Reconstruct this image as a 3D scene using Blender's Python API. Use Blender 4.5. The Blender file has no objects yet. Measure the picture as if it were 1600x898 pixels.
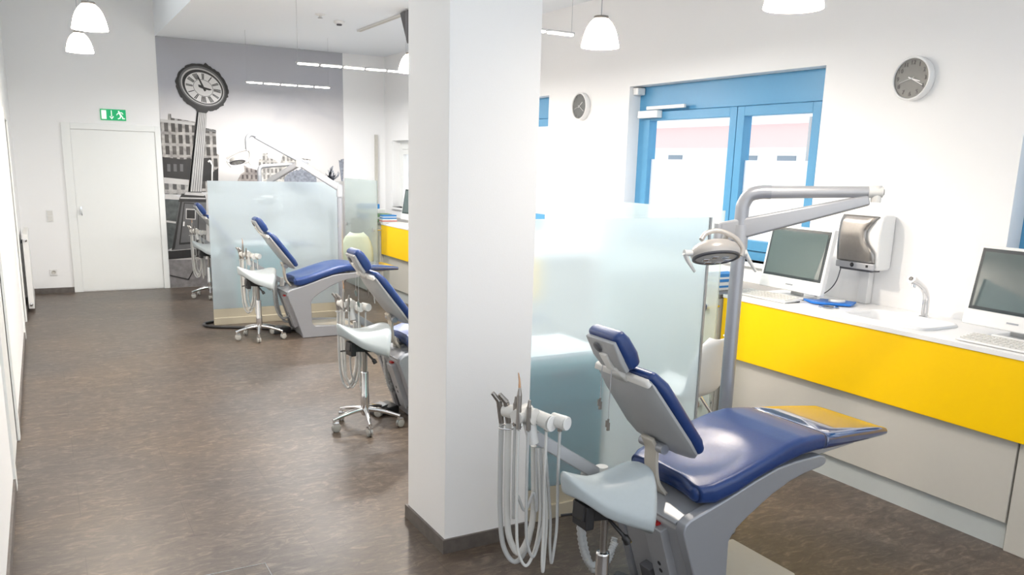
import bpy, math, random
from math import sin, cos, pi, radians, sqrt
from mathutils import Vector as V, Matrix
random.seed(7)
S = bpy.context.scene
COL = S.collection

# ------------------------------------------------------------ camera
CAMZ = 1.75
yaw, pitch, roll = .516461, .21419, .0268257
fw = V((sin(yaw)*cos(pitch), cos(yaw)*cos(pitch), -sin(pitch)))
rt = V((cos(yaw), -sin(yaw), 0)); up = rt.cross(fw)
R_ = cos(roll)*rt + sin(roll)*up; U_ = -sin(roll)*rt + cos(roll)*up
cd = bpy.data.cameras.new('camera'); cam = bpy.data.objects.new('camera', cd); COL.objects.link(cam)
cd.sensor_width = 36; cd.lens = 36*1281.24/1600
cd.shift_x = (800-794.86)/1600; cd.shift_y = (535.19-449)/1600
cd.clip_start = .02
m = Matrix((R_, U_, -fw)).transposed().to_4x4(); m.translation = V((0, 0, CAMZ))
cam.matrix_world = m
S.camera = cam

# ------------------------------------------------------------ world, light, exposure
S.view_settings.view_transform = 'Standard'; S.view_settings.look = 'None'
S.view_settings.exposure = 0.62; S.view_settings.gamma = 1; S.view_settings.use_curve_mapping = False
W = bpy.data.worlds.new('daylight'); S.world = W; W.use_nodes = True
W.node_tree.nodes['Background'].inputs[0].default_value = (.90, .95, 1, 1)
W.node_tree.nodes['Background'].inputs[1].default_value = 1.08

# ------------------------------------------------------------ materials
def newmat(name):
    mt = bpy.data.materials.new(name); mt.use_nodes = True
    return mt, mt.node_tree.nodes, mt.node_tree.links, mt.node_tree.nodes['Principled BSDF']
def pm(name, col, rough=.5, metal=0, coat=0, spec=.5, noise=.03, nscale=30, bump=0, coat_ior=1.5, coat_rough=.05, emit=None):
    mt, N, L, b = newmat(name)
    b.inputs['Roughness'].default_value = rough; b.inputs['Metallic'].default_value = metal
    b.inputs['Coat Weight'].default_value = coat; b.inputs['Coat IOR'].default_value = coat_ior
    b.inputs['Coat Roughness'].default_value = coat_rough
    b.inputs['Specular IOR Level'].default_value = spec
    tc = N.new('ShaderNodeTexCoord'); nz = N.new('ShaderNodeTexNoise'); nz.inputs['Scale'].default_value = nscale
    nz.inputs['Detail'].default_value = 4
    L.new(tc.outputs['Object'], nz.inputs['Vector'])
    mx = N.new('ShaderNodeMix'); mx.data_type = 'RGBA'
    c = V(col)
    mx.inputs['A'].default_value = (*(c*(1-noise)), 1); mx.inputs['B'].default_value = (*[min(1, k*(1+noise)) for k in c], 1)
    L.new(nz.outputs['Fac'], mx.inputs['Factor']); L.new(mx.outputs['Result'], b.inputs['Base Color'])
    if bump:
        bp = N.new('ShaderNodeBump'); bp.inputs['Strength'].default_value = bump; bp.inputs['Distance'].default_value = .002
        L.new(nz.outputs['Fac'], bp.inputs['Height']); L.new(bp.outputs['Normal'], b.inputs['Normal'])
    if emit:
        b.inputs['Emission Color'].default_value = (*emit[0], 1); b.inputs['Emission Strength'].default_value = emit[1]
    return mt
M = {}
M['wall'] = pm('wall_paint', (.90, .90, .90), .75, bump=.15, nscale=220, noise=.01)
M['ceil'] = pm('ceiling_paint', (.88, .91, .94), .85, noise=.01)
M['whitedoor'] = pm('door_lacquer', (.86, .875, .86), .4, noise=.01)
M['base'] = pm('baseboard_vinyl', (.12, .105, .095), .45, noise=.45, nscale=22)
M['silver'] = pm('silver_lacquer', (.36, .375, .41), .32, .35, noise=.02)
M['silver2'] = pm('pale_silver', (.44, .45, .475), .38, .3, noise=.02)
M['shell'] = pm('grey_shell', (.42, .43, .44), .42, .15, noise=.03, nscale=8)
M['blue'] = pm('blue_upholstery', (.010, .040, .17), .36, coat=.22, coat_rough=.28, noise=.12, nscale=90, bump=.12)
M['bluefoil'] = pm('blue_foil_covered', (.018, .05, .17), .12, coat=1, coat_ior=2.05, coat_rough=.03, noise=.1)
M['beige'] = pm('beige_plastic', (.56, .52, .45), .45)
M['white'] = pm('white_plastic', (.82, .82, .81), .3, noise=.01)
M['offwhite'] = pm('offwhite_plastic', (.72, .71, .68), .35, noise=.02)
M['lampgrey'] = pm('lamp_head_lacquer', (.50, .475, .45), .28, .25, noise=.02)
M['black'] = pm('black_plastic', (.02, .02, .022), .4)
M['darkgrey'] = pm('dark_grey_plastic', (.10, .10, .11), .4)
M['chrome'] = pm('chrome', (.75, .75, .76), .12, 1, noise=.02)
M['steel'] = pm('brushed_steel', (.34, .32, .30), .3, .9, noise=.08, nscale=60)
M['steel_dark'] = pm('brushed_steel_dark', (.30, .28, .26), .28, .85, noise=.08, nscale=60)
M['saddle'] = pm('saddle_leatherette', (.44, .49, .51), .38, coat=.3, coat_rough=.25, noise=.03, nscale=60, bump=.1)
M['hose'] = pm('grey_hose', (.50, .51, .51), .4)
M['hose_w'] = pm('light_hose', (.66, .66, .64), .4)
M['yellow'] = pm('yellow_lacquer', (1, .62, .0), .42, noise=.005, spec=.3)
M['cabgrey'] = pm('cabinet_grey', (.55, .53, .48), .5, noise=.015)
M['plinth'] = pm('plinth_grey', (.50, .53, .52), .5, noise=.015)
M['worktop'] = pm('solid_surface_white', (.87, .87, .87), .25, noise=.01)
M['winblue'] = pm('window_frame_blue', (.085, .30, .52), .35, noise=.02)
M['bezel'] = pm('monitor_bezel', (.035, .045, .05), .2)
M['screen'] = pm('monitor_glass', (.06, .09, .09), .06, coat=1, coat_rough=.02, coat_ior=1.7, noise=.02)
M['traybl'] = pm('blue_mat_rubber', (.01, .17, .62), .4)
M['red'] = pm('red_switch', (.5, .02, .02), .4)
M['green'] = pm('exit_green', (.0, .36, .13), .5, noise=.01, emit=((.0, .4, .14), .25))
M['exitwhite'] = pm('exit_white', (.9, .92, .88), .5, noise=.01, emit=((.9, 1, .9), .25))
M['teal'] = pm('teal_laminate', (.13, .42, .44), .45)
M['green_box'] = pm('green_card', (.20, .33, .18), .6)
M['blue_box'] = pm('blue_card', (.04, .25, .62), .5)
M['red_box'] = pm('red_card', (.72, .16, .12), .5)
M['clockface'] = pm('clock_face_grey', (.10, .105, .10), .35)
M['clocknum'] = pm('clock_numeral_dark', (.03, .03, .03), .4)
M['wheel'] = pm('castor_clear_plastic', (.36, .36, .34), .12, coat=.6)
M['handtip'] = pm('copper_tip', (.60, .36, .22), .25, .6)
M['rail'] = pm('champagne_rail', (.50, .46, .36), .35, .2)
M['bulb'] = pm('light_tube', (1, 1, 1), .5, emit=((1, .93, .82), 9))
M['gold'] = pm('brass_strip', (.7, .5, .22), .25, .9)

def mat_lamp_shade():
    mt, N, L, b = newmat('opal_shade'); N.remove(b); out = N['Material Output']
    t = N.new('ShaderNodeBsdfTranslucent'); t.inputs['Color'].default_value = (.98, .96, .93, 1)
    d = N.new('ShaderNodeBsdfDiffuse'); d.inputs['Color'].default_value = (.95, .93, .9, 1)
    e = N.new('ShaderNodeEmission'); e.inputs['Color'].default_value = (1, .93, .85, 1); e.inputs['Strength'].default_value = .08
    m1 = N.new('ShaderNodeMixShader'); m1.inputs[0].default_value = .35; L.new(t.outputs[0], m1.inputs[1]); L.new(d.outputs[0], m1.inputs[2])
    ad = N.new('ShaderNodeAddShader'); L.new(m1.outputs[0], ad.inputs[0]); L.new(e.outputs[0], ad.inputs[1]); L.new(ad.outputs[0], out.inputs['Surface'])
    return mt
M['shade'] = mat_lamp_shade()

def front_only(N, L, fr, m3):
    ge = N.new('ShaderNodeNewGeometry'); iv = N.new('ShaderNodeMath'); iv.operation = 'SUBTRACT'; iv.inputs[0].default_value = 1; L.new(ge.outputs['Backfacing'], iv.inputs[1])
    ml = N.new('ShaderNodeMath'); ml.operation = 'MULTIPLY'; L.new(fr.outputs[0], ml.inputs[0]); L.new(iv.outputs[0], ml.inputs[1]); L.new(ml.outputs[0], m3.inputs[0])

def mat_frost(name, tint, rough, wtrans, sheen):
    mt, N, L, b = newmat(name); N.remove(b); out = N['Material Output']
    g = N.new('ShaderNodeBsdfRefraction'); g.inputs['IOR'].default_value = 1.12; g.inputs['Roughness'].default_value = rough
    g.inputs['Color'].default_value = (*tint, 1)
    t = N.new('ShaderNodeBsdfTranslucent'); t.inputs['Color'].default_value = (*tint, 1)
    d = N.new('ShaderNodeBsdfDiffuse'); d.inputs['Color'].default_value = (*tint, 1)
    m1 = N.new('ShaderNodeMixShader'); m1.inputs[0].default_value = .5; L.new(t.outputs[0], m1.inputs[1]); L.new(d.outputs[0], m1.inputs[2])
    m2 = N.new('ShaderNodeMixShader'); m2.inputs[0].default_value = wtrans; L.new(m1.outputs[0], m2.inputs[1]); L.new(g.outputs[0], m2.inputs[2])
    gl = N.new('ShaderNodeBsdfGlossy'); gl.inputs['Roughness'].default_value = sheen
    fr = N.new('ShaderNodeFresnel'); fr.inputs['IOR'].default_value = 1.35
    m3 = N.new('ShaderNodeMixShader'); front_only(N, L, fr, m3); L.new(m2.outputs[0], m3.inputs[1]); L.new(gl.outputs[0], m3.inputs[2])
    L.new(m3.outputs[0], out.inputs['Surface'])
    return mt
M['frost'] = mat_frost('frosted_glass', (.84, .91, .945), .30, .62, .25)
M['frost_light'] = mat_frost('satin_glass', (.88, .94, .92), .14, .6, .15)
M['winfrost'] = mat_frost('window_privacy_film', (.97, .98, 1), .6, .3, .3)
def mat_clear(name, tint):
    mt, N, L, b = newmat(name); N.remove(b); out = N['Material Output']
    t = N.new('ShaderNodeBsdfTransparent'); t.inputs['Color'].default_value = (*tint, 1)
    gl = N.new('ShaderNodeBsdfGlossy'); gl.inputs['Roughness'].default_value = .03
    fr = N.new('ShaderNodeFresnel'); fr.inputs['IOR'].default_value = 1.4
    m3 = N.new('ShaderNodeMixShader'); front_only(N, L, fr, m3); L.new(t.outputs[0], m3.inputs[1]); L.new(gl.outputs[0], m3.inputs[2])
    L.new(m3.outputs[0], out.inputs['Surface'])
    return mt
M['clear'] = mat_clear('clear_pane', (.96, .98, .98))
M['clear_green'] = mat_clear('clear_green_glass', (.80, .90, .84))

def mat_floor():
    mt, N, L, b = newmat('vinyl_stone_floor')
    tc = N.new('ShaderNodeTexCoord')
    mp = N.new('ShaderNodeMapping'); mp.inputs['Scale'].default_value = (1.0, 2.3, 1); mp.inputs['Rotation'].default_value = (0, 0, radians(7))
    L.new(tc.outputs['Object'], mp.inputs['Vector'])
    n1 = N.new('ShaderNodeTexNoise'); n1.inputs['Scale'].default_value = 10; n1.inputs['Detail'].default_value = 9; n1.inputs['Roughness'].default_value = .68; n1.inputs['Distortion'].default_value = 1.4
    L.new(mp.outputs[0], n1.inputs['Vector'])
    n2 = N.new('ShaderNodeTexNoise'); n2.inputs['Scale'].default_value = 1.1; n2.inputs['Detail'].default_value = 3
    L.new(tc.outputs['Object'], n2.inputs['Vector'])
    cr = N.new('ShaderNodeValToRGB'); e = cr.color_ramp.elements
    e[0].position = .28; e[0].color = (.046, .035, .028, 1); e[1].position = .78; e[1].color = (.245, .20, .160, 1)
    k = e.new(.52); k.color = (.092, .073, .058, 1)
    L.new(n1.outputs['Fac'], cr.inputs[0])
    c2 = N.new('ShaderNodeValToRGB'); f = c2.color_ramp.elements
    f[0].position = .3; f[0].color = (.80, .82, .88, 1); f[1].position = .7; f[1].color = (1.2, 1.1, .98, 1)
    L.new(n2.outputs['Fac'], c2.inputs[0])
    mx = N.new('ShaderNodeMix'); mx.data_type = 'RGBA'; mx.blend_type = 'MULTIPLY'; mx.inputs['Factor'].default_value = 1
    L.new(cr.outputs[0], mx.inputs['A']); L.new(c2.outputs[0], mx.inputs['B'])
    # tile joints
    mb = N.new('ShaderNodeMapping'); mb.inputs['Location'].default_value = (-.96, -.15, 0)
    L.new(tc.outputs['Object'], mb.inputs['Vector'])
    br = N.new('ShaderNodeTexBrick'); br.inputs['Scale'].default_value = 1; br.inputs['Brick Width'].default_value = .92; br.inputs['Row Height'].default_value = .46
    br.inputs['Mortar Size'].default_value = .0012; br.inputs['Color1'].default_value = (1, 1, 1, 1); br.inputs['Color2'].default_value = (.93, .93, .93, 1); br.inputs['Mortar'].default_value = (.5, .5, .5, 1)
    br.inputs['Bias'].default_value = 0
    L.new(mb.outputs[0], br.inputs['Vector'])
    m2 = N.new('ShaderNodeMix'); m2.data_type = 'RGBA'; m2.blend_type = 'MULTIPLY'; m2.inputs['Factor'].default_value = 1
    L.new(mx.outputs['Result'], m2.inputs['A']); L.new(br.outputs['Color'], m2.inputs['B'])
    L.new(m2.outputs['Result'], b.inputs['Base Color'])
    b.inputs['Roughness'].default_value = .37; b.inputs['Specular IOR Level'].default_value = .5
    bp = N.new('ShaderNodeBump'); bp.inputs['Strength'].default_value = .35; bp.inputs['Distance'].default_value = .003
    L.new(n1.outputs['Fac'], bp.inputs['Height']); L.new(bp.outputs['Normal'], b.inputs['Normal'])
    return mt
M['floor'] = mat_floor()

def mat_print_sky():
    mt, N, L, b = newmat('printed_cloudy_sky')
    tc = N.new('ShaderNodeTexCoord'); sp = N.new('ShaderNodeSeparateXYZ'); L.new(tc.outputs['Object'], sp.inputs[0])
    mp = N.new('ShaderNodeMapping'); mp.inputs['Scale'].default_value = (.7, 1, 1.3); L.new(tc.outputs['Object'], mp.inputs[0])
    n = N.new('ShaderNodeTexNoise'); n.inputs['Scale'].default_value = 1.3; n.inputs['Detail'].default_value = 5; n.inputs['Distortion'].default_value = .6
    L.new(mp.outputs[0], n.inputs['Vector'])
    a = N.new('ShaderNodeMath'); a.operation = 'MULTIPLY_ADD'; a.inputs[1].default_value = .9; a.inputs[2].default_value = -.45; L.new(n.outputs['Fac'], a.inputs[0])
    s = N.new('ShaderNodeMath'); s.operation = 'ADD'; L.new(sp.outputs['Z'], s.inputs[0]); L.new(a.outputs[0], s.inputs[1])
    mr = N.new('ShaderNodeMapRange'); mr.inputs['From Min'].default_value = 0; mr.inputs['From Max'].default_value = 3.3; L.new(s.outputs[0], mr.inputs[0])
    cr = N.new('ShaderNodeValToRGB'); e = cr.color_ramp.elements
    e[0].position = 0; e[0].color = (.40, .40, .41, 1)
    e[1].position = 1; e[1].color = (.43, .435, .47, 1)
    for p, c in ((.3, (.50, .51, .53)), (.5, (.74, .72, .705)), (.68, (.66, .645, .65)), (.82, (.46, .47, .52))):
        k = e.new(p); k.color = (*c, 1)
    L.new(mr.outputs[0], cr.inputs[0]); L.new(cr.outputs[0], b.inputs['Base Color'])
    b.inputs['Roughness'].default_value = .5
    return mt
M['print_sky'] = mat_print_sky()
def mat_print_building(name, c_wall, c_win, bw, rh, mort, var=.35):
    mt, N, L, b = newmat(name)
    tc = N.new('ShaderNodeTexCoord'); sp = N.new('ShaderNodeSeparateXYZ'); L.new(tc.outputs['Object'], sp.inputs[0])
    cb = N.new('ShaderNodeCombineXYZ'); L.new(sp.outputs['X'], cb.inputs['X']); L.new(sp.outputs['Z'], cb.inputs['Y'])
    br = N.new('ShaderNodeTexBrick'); br.offset = 0; br.inputs['Scale'].default_value = 1; br.inputs['Brick Width'].default_value = bw; br.inputs['Row Height'].default_value = rh
    br.inputs['Mortar Size'].default_value = mort; br.inputs['Mortar Smooth'].default_value = .3
    br.inputs['Color1'].default_value = (*c_win, 1); br.inputs['Color2'].default_value = (*[k*(1+var)+.03 for k in c_win], 1); br.inputs['Mortar'].default_value = (*c_wall, 1)
    L.new(cb.outputs[0], br.inputs['Vector'])
    n = N.new('ShaderNodeTexNoise'); n.inputs['Scale'].default_value = 14; n.inputs['Detail'].default_value = 6; L.new(tc.outputs['Object'], n.inputs['Vector'])
    cr = N.new('ShaderNodeValToRGB'); e = cr.color_ramp.elements; e[0].position = .35; e[0].color = (.45, .45, .45, 1); e[1].position = .7; e[1].color = (1.3, 1.3, 1.3, 1)
    L.new(n.outputs['Fac'], cr.inputs[0])
    mx = N.new('ShaderNodeMix'); mx.data_type = 'RGBA'; mx.blend_type = 'MULTIPLY'; mx.inputs['Factor'].default_value = .8
    L.new(br.outputs['Color'], mx.inputs['A']); L.new(cr.outputs[0], mx.inputs['B']); L.new(mx.outputs['Result'], b.inputs['Base Color'])
    b.inputs['Roughness'].default_value = .5
    return mt
M['pb_tall'] = mat_print_building('printed_hotel', (.42, .40, .38), (.05, .045, .04), .085, .145, .021)
M['pb_dark'] = mat_print_building('printed_dark_block', (.11, .10, .095), (.07, .065, .06), .14, .22, .04)
M['pb_pale'] = mat_print_building('printed_pale_block', (.62, .60, .57), (.22, .21, .2), .055, .085, .016)
M['pb_rub'] = mat_print_building('printed_old_block', (.40, .36, .34), (.12, .10, .1), .06, .09, .02)
M['pb_band'] = mat_print_building('printed_shopfront', (.42, .41, .40), (.08, .08, .08), .10, .16, .03)
M['p_grey'] = pm('printed_mid_grey', (.12, .12, .123), .5, noise=.25, nscale=9)
M['p_dark'] = pm('printed_dark_grey', (.022, .021, .021), .5, noise=.5, nscale=12)
M['p_light'] = pm('printed_light_grey', (.52, .51, .50), .5, noise=.2, nscale=9)
M['p_white'] = pm('printed_white', (.78, .77, .76), .5, noise=.05)
M['p_shop'] = pm('printed_shop_windows', (.07, .08, .08), .5, noise=.9, nscale=16)
M['p_plaza'] = pm('printed_wet_paving', (.22, .21, .215), .5, noise=.55, nscale=14)
M['p_tree'] = pm('printed_trees', (.26, .28, .33), .5, noise=.8, nscale=30)

# ------------------------------------------------------------ mesh builder
class MB:
    def __init__(s): s.v = []; s.f = []; s.sm = []
    def add(s, vs, fs, smooth=False):
        n = len(s.v); s.v += [tuple(p) for p in vs]; s.f += [tuple(i+n for i in f) for f in fs]; s.sm += [smooth]*len(fs); return s
    def box(s, x0, x1, y0, y1, z0, z1):
        vs = [(x, y, z) for z in (z0, z1) for y in (y0, y1) for x in (x0, x1)]
        return s.add(vs, [(0, 2, 3, 1), (4, 5, 7, 6), (0, 1, 5, 4), (1, 3, 7, 5), (3, 2, 6, 7), (2, 0, 4, 6)])
    def obox(s, c, ax, ay, az, hx, hy, hz):
        c = V(c); ax = V(ax).normalized(); ay = V(ay).normalized(); az = V(az).normalized()
        vs = [c+ax*hx*i+ay*hy*j+az*hz*k for k in (-1, 1) for j in (-1, 1) for i in (-1, 1)]
        return s.add(vs, [(0, 2, 3, 1), (4, 5, 7, 6), (0, 1, 5, 4), (1, 3, 7, 5), (3, 2, 6, 7), (2, 0, 4, 6)])
    def prism(s, poly, a, b, axis='y', smooth=False):
        n = len(poly)
        def P(p, t):
            return (p[0], t, p[1]) if axis == 'y' else ((p[0], p[1], t) if axis == 'z' else (t, p[0], p[1]))
        vs = [P(p, a) for p in poly]+[P(p, b) for p in poly]
        fs = [tuple(range(n)), tuple(range(2*n-1, n-1, -1))]+[(i, i+n, (i+1) % n+n, (i+1) % n) for i in range(n)]
        return s.add(vs, fs, smooth)
    def cyl(s, p0, p1, r0, r1=None, n=20, caps=True):
        r1 = r0 if r1 is None else r1
        p0, p1 = V(p0), V(p1); d = (p1-p0).normalized(); a = d.orthogonal().normalized(); b = d.cross(a)
        vs = [p+(a*cos(2*pi*i/n)+b*sin(2*pi*i/n))*r for p, r in ((p0, r0), (p1, r1)) for i in range(n)]
        s.add(vs, [(i, (i+1) % n, (i+1) % n+n, i+n) for i in range(n)], True)
        if caps:
            s.add(vs, [tuple(range(n-1, -1, -1)), tuple(range(n, 2*n))])
        return s
    def lathe(s, prof, o=(0, 0, 0), axis=(0, 0, 1), n=32, smooth=True, sx=1):
        o = V(o); d = V(axis).normalized(); a = d.orthogonal().normalized(); b = d.cross(a)
        vs = []; fs = []
        for r, z in prof:
            for i in range(n): vs.append(o+d*z+(a*cos(2*pi*i/n)*sx+b*sin(2*pi*i/n))*max(r, 1e-4))
        for k in range(len(prof)-1):
            for i in range(n): fs.append((k*n+i, k*n+(i+1) % n, (k+1)*n+(i+1) % n, (k+1)*n+i))
        return s.add(vs, fs, smooth)
    def tube(s, pts, r, n=10, step=6, smooth_path=True, caps=True, flat=None):
        pts = [V(p) for p in pts]
        if smooth_path and len(pts) > 2: pts = catmull(pts, step)
        R = r if callable(r) else (lambda t: r)
        vs = []; fs = []; t0 = (pts[1]-pts[0]).normalized(); a = t0.orthogonal().normalized()
        if flat: a = V(flat).normalized(); a = (a-t0*a.dot(t0)).normalized()
        m_ = len(pts)
        for i, p in enumerate(pts):
            t = ((pts[min(i+1, m_-1)]-pts[max(i-1, 0)])).normalized()
            a = (a-t*a.dot(t)).normalized(); b = t.cross(a); rr = R(i/(m_-1))
            for k in range(n): vs.append(p+(a*cos(2*pi*k/n)+b*sin(2*pi*k/n))*rr)
        for i in range(m_-1):
            for k in range(n): fs.append((i*n+k, i*n+(k+1) % n, (i+1)*n+(k+1) % n, (i+1)*n+k))
        s.add(vs, fs, True)
        if caps: s.add(vs, [tuple(range(n-1, -1, -1)), tuple(range((m_-1)*n, m_*n))])
        return s
    def loft(s, st, nseg=5, flatn=6, cap_r=None, deform=None):
        """stations: (centre, width axis, thickness axis, half width, half thickness, corner radius)"""
        rings = []
        st = [(V(c), V(u).normalized(), V(w).normalized(), hw, ht, r) for c, u, w, hw, ht, r in st]
        full = []
        if cap_r:
            d0 = (st[0][0]-st[1][0]).normalized(); d1 = (st[-1][0]-st[-2][0]).normalized()
            c, u, w, hw, ht, r = st[0]
            pre = []
            for k in range(4):
                a = pi/2*(1-k/4); e = cap_r*(1-cos(a)); pre.append((c-d0*cap_r*(1-sin(a)), u, w, hw-e*.9, ht-min(e, ht*.8), max(.001, r-e*.5)))
            c, u, w, hw, ht, r = st[-1]
            post = []
            for k in range(4):
                a = pi/2*(1-k/4); e = cap_r*(1-cos(a)); post.append((c-d1*cap_r*(1-sin(a)), u, w, hw-e*.9, ht-min(e, ht*.8), max(.001, r-e*.5)))
            q0 = (st[0][0]-d0*cap_r,)+st[0][1:]; q1 = (st[-1][0]-d1*cap_r,)+st[-1][1:]
            full = pre[::1][:4]; full = pre+[q0]+st[1:-1]+[q1]+post[::-1]
        else: full = st
        vs = []; nr = None
        for c, u, w, hw, ht, r in full:
            r = min(r, hw*.98, ht*.98); ring = []
            for sx_, sz_, a0 in ((1, 1, 0), (-1, 1, pi/2), (-1, -1, pi), (1, -1, 3*pi/2)):
                for k in range(nseg+1):
                    a = a0+pi/2*k/nseg
                    ring.append((sx_*(hw-r)+r*cos(a), sz_*(ht-r)+r*sin(a)))
                if a0 in (0, pi):
                    for k in range(1, flatn): ring.append((ring_lerp(hw-r, k/flatn)*sx_, sz_*ht))
            nr = len(ring)
            for x, z in ring: vs.append(c+u*x+w*z)
        if deform: vs = [deform(p) for p in vs]
        m_ = len(full)
        fs = [(i*nr+k, i*nr+(k+1) % nr, (i+1)*nr+(k+1) % nr, (i+1)*nr+k) for i in range(m_-1) for k in range(nr)]
        s.add(vs, fs, True)
        s.add([], [])
        n0 = len(s.v)-len(vs)
        s.f += [tuple(n0+i for i in range(nr-1, -1, -1)), tuple(n0+(m_-1)*nr+i for i in range(nr))]; s.sm += [True, True]
        return s
    def build(s, name, mat, parent=None, bevel=0, loc=None):
        me = bpy.data.meshes.new(name); me.from_pydata([tuple(p) for p in s.v], [], s.f); me.validate()
        for p, k in zip(me.polygons, s.sm): p.use_smooth = k
        import bmesh
        bm = bmesh.new(); bm.from_mesh(me); bmesh.ops.recalc_face_normals(bm, faces=bm.faces); bm.to_mesh(me); bm.free()
        me.materials.append(mat)
        o = bpy.data.objects.new(name, me); COL.objects.link(o)
        if parent: o.parent = parent
        if loc: o.location = loc
        if bevel:
            md = o.modifiers.new('b', 'BEVEL'); md.width = bevel; md.segments = 3; md.limit_method = 'ANGLE'; md.angle_limit = radians(40)
            for p in me.polygons: p.use_smooth = True
            try: md.harden_normals = True
            except Exception: pass
        return o
def ring_lerp(h, t): return h*(1-2*t)
def catmull(P, n):
    out = []; Q = [P[0]*2-P[1]]+P+[P[-1]*2-P[-2]]
    for i in range(1, len(Q)-2):
        a, b, c, d = Q[i-1:i+3]
        for k in range(n):
            t = k/n; out.append(.5*((2*b)+(c-a)*t+(2*a-5*b+4*c-d)*t*t+(3*b-a-3*c+d)*t**3))
    out.append(P[-1]); return out
def box(x0, x1, y0, y1, z0, z1): return MB().box(x0, x1, y0, y1, z0, z1)
def tag(o, label, cat, group=None, kind=None):
    o['label'] = label
    if cat: o['category'] = cat
    if group: o['group'] = group
    if kind: o['kind'] = kind
    return o
def thing(name, label, cat, loc=(0, 0, 0), rz=0, group=None):
    o = bpy.data.objects.new(name, None); COL.objects.link(o); o.location = loc; o.rotation_euler = (0, 0, rz)
    o.empty_display_size = .1
    return tag(o, label, cat, group)
def struct(name, mb, mat, parent=None, bevel=0):
    o = mb.build(name, mat, parent, bevel)
    if not parent: o['kind'] = 'structure'
    return o
def dup(o, parent=None):
    c = o.copy(); COL.objects.link(c)
    if parent: c.parent = parent
    for ch in [q for q in ORIG if q.parent == o]: dup(ch, c)
    return c
ORIG = []
def snapshot(root):
    global ORIG
    ORIG = list(COL.objects)
def clone(root, label, loc, rz=None, group=None):
    snapshot(root); c = dup(root); c.location = loc
    if rz is not None: c.rotation_euler = (0, 0, rz)
    c['label'] = label
    if group: c['group'] = group
    return c

# ------------------------------------------------------------ room shell
YB = 11.79; XL = -.25; XR = 4.5; ZC = 3.22; XK = 1.42; YN = -1.2
struct('floor', box(XL-.3, XR+.45, YN, YB+.2, -.1, 0), M['floor'])
struct('wall_back', box(XL-.3, XR+.45, YB, YB+.2, 0, 4.05), M['wall'])
wl = MB()
# left wall with openings for two doors
for y0, y1, z0, z1 in ((YN, 4.87, 0, 4.05), (5.67, 8.98, 0, 4.05), (9.83, YB, 0, 4.05), (4.87, 5.67, 2.04, 4.05), (8.98, 9.83, 2.04, 4.05)):
    wl.box(XL-.2, XL, y0, y1, z0, z1)
struct('wall_left', wl, M['wall'])
ZS, ZT = 1.095, 2.43
wins = [(0.62, 2.54, ZS, ZT), (3.86, 5.93, ZS, ZT), (7.24, 9.30, ZS, ZT), (10.15, 11.5, ZS, 2.04)]
wr = MB(); y = YN
for a, b, z0, z1 in wins:
    wr.box(XR, XR+.3, y, a, 0, ZC+.2); wr.box(XR, XR+.3, a, b, 0, z0); wr.box(XR, XR+.3, a, b, z1, ZC+.2); y = b
wr.box(XR, XR+.3, y, YB, 0, ZC+.2)
struct('wall_right', wr, M['wall'])
struct('ceiling', box(XK, XR+.3, YN, YB+.2, ZC, 4.05), M['ceil'])
RL = [(0.4, 3.0), (3.9, 6.5), (7.4, 10.4)]                     # unseen rooflights, added so daylight reaches the corridor's far end
cc = MB(); y = YN
for a, b in RL:
    cc.box(XL-.2, XK, y, a, 4.05, 4.2); cc.box(XL-.2, .05, a, b, 4.05, 4.2); cc.box(1.25, XK, a, b, 4.05, 4.2); y = b
cc.box(XL-.2, XK, y, YB+.2, 4.05, 4.2)
struct('ceiling_corridor', cc, M['ceil'])
for k, (a, b) in enumerate(RL):
    d = thing('window_%d' % (k+5), 'added unseen rooflight bringing daylight into the corridor', None); d['kind'] = 'structure'
    f = MB(); f.box(.05, .10, a, b, 4.14, 4.24); f.box(1.20, 1.25, a, b, 4.14, 4.24); f.box(.10, 1.20, a, a+.05, 4.14, 4.24); f.box(.10, 1.20, b-.05, b, 4.14, 4.24)
    f.build('window_frame', M['whitedoor'], d); box(.10, 1.20, a+.05, b-.05, 4.20, 4.206).build('clear_pane', M['clear'], d)
# square pillar
PX0, PX1, PY0, PY1 = 1.480, 1.912, 3.152, 3.585
struct('wall_pillar', box(PX0, PX1, PY0, PY1, 0, ZC), M['wall'], bevel=.004)
bb = MB(); q = .012
bb.box(PX0-q, PX1+q, PY0-q, PY0, 0, .068); bb.box(PX0-q, PX1+q, PY1, PY1+q, 0, .068)
bb.box(PX0-q, PX0, PY0, PY1, 0, .068); bb.box(PX1, PX1+q, PY0, PY1, 0, .068)
struct('baseboard_pillar', bb, M['base'])
bb = MB().box(XL, .275, YB-.012, YB, 0, .068)
struct('baseboard_back', bb, M['base'])
bb = MB()
for a, b in ((YN, 4.78), (5.76, 8.9), (9.92, YB-.012)): bb.box(XL, XL+.012, a, b, 0, .068)
struct('baseboard_left', bb, M['base'])
struct('trim_1', box(4.335, 4.375, YB-.035, YB, .0, 2.12), M['cabgrey'])

# door in the back wall
d = thing('door_1', 'white door in the back wall beside the clock tower picture', None); d['kind'] = 'structure'
fr = MB(); fr.box(.275, .375, YB-.02, YB+.02, 0, 2.11); fr.box(1.345, 1.415, YB-.02, YB+.02, 0, 2.11); fr.box(.375, 1.345, YB-.02, YB+.02, 2.035, 2.11)
fr.build('door_frame', M['whitedoor'], d, .004)
box(.378, 1.342, YB-.008, YB-.002, .012, 2.032).build('door_leaf', M['whitedoor'], d)
h = MB(); h.box(.415, .437, YB-.02, YB-.008, .985, 1.085); h.cyl((.426, YB-.02, 1.05), (.426, YB-.055, 1.05), .008); h.tube([(.426, YB-.055, 1.05), (.426, YB-.055, 1.0), (.43, YB-.05, .98)], .008)
h.build('handle', M['chrome'], d)
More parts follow.
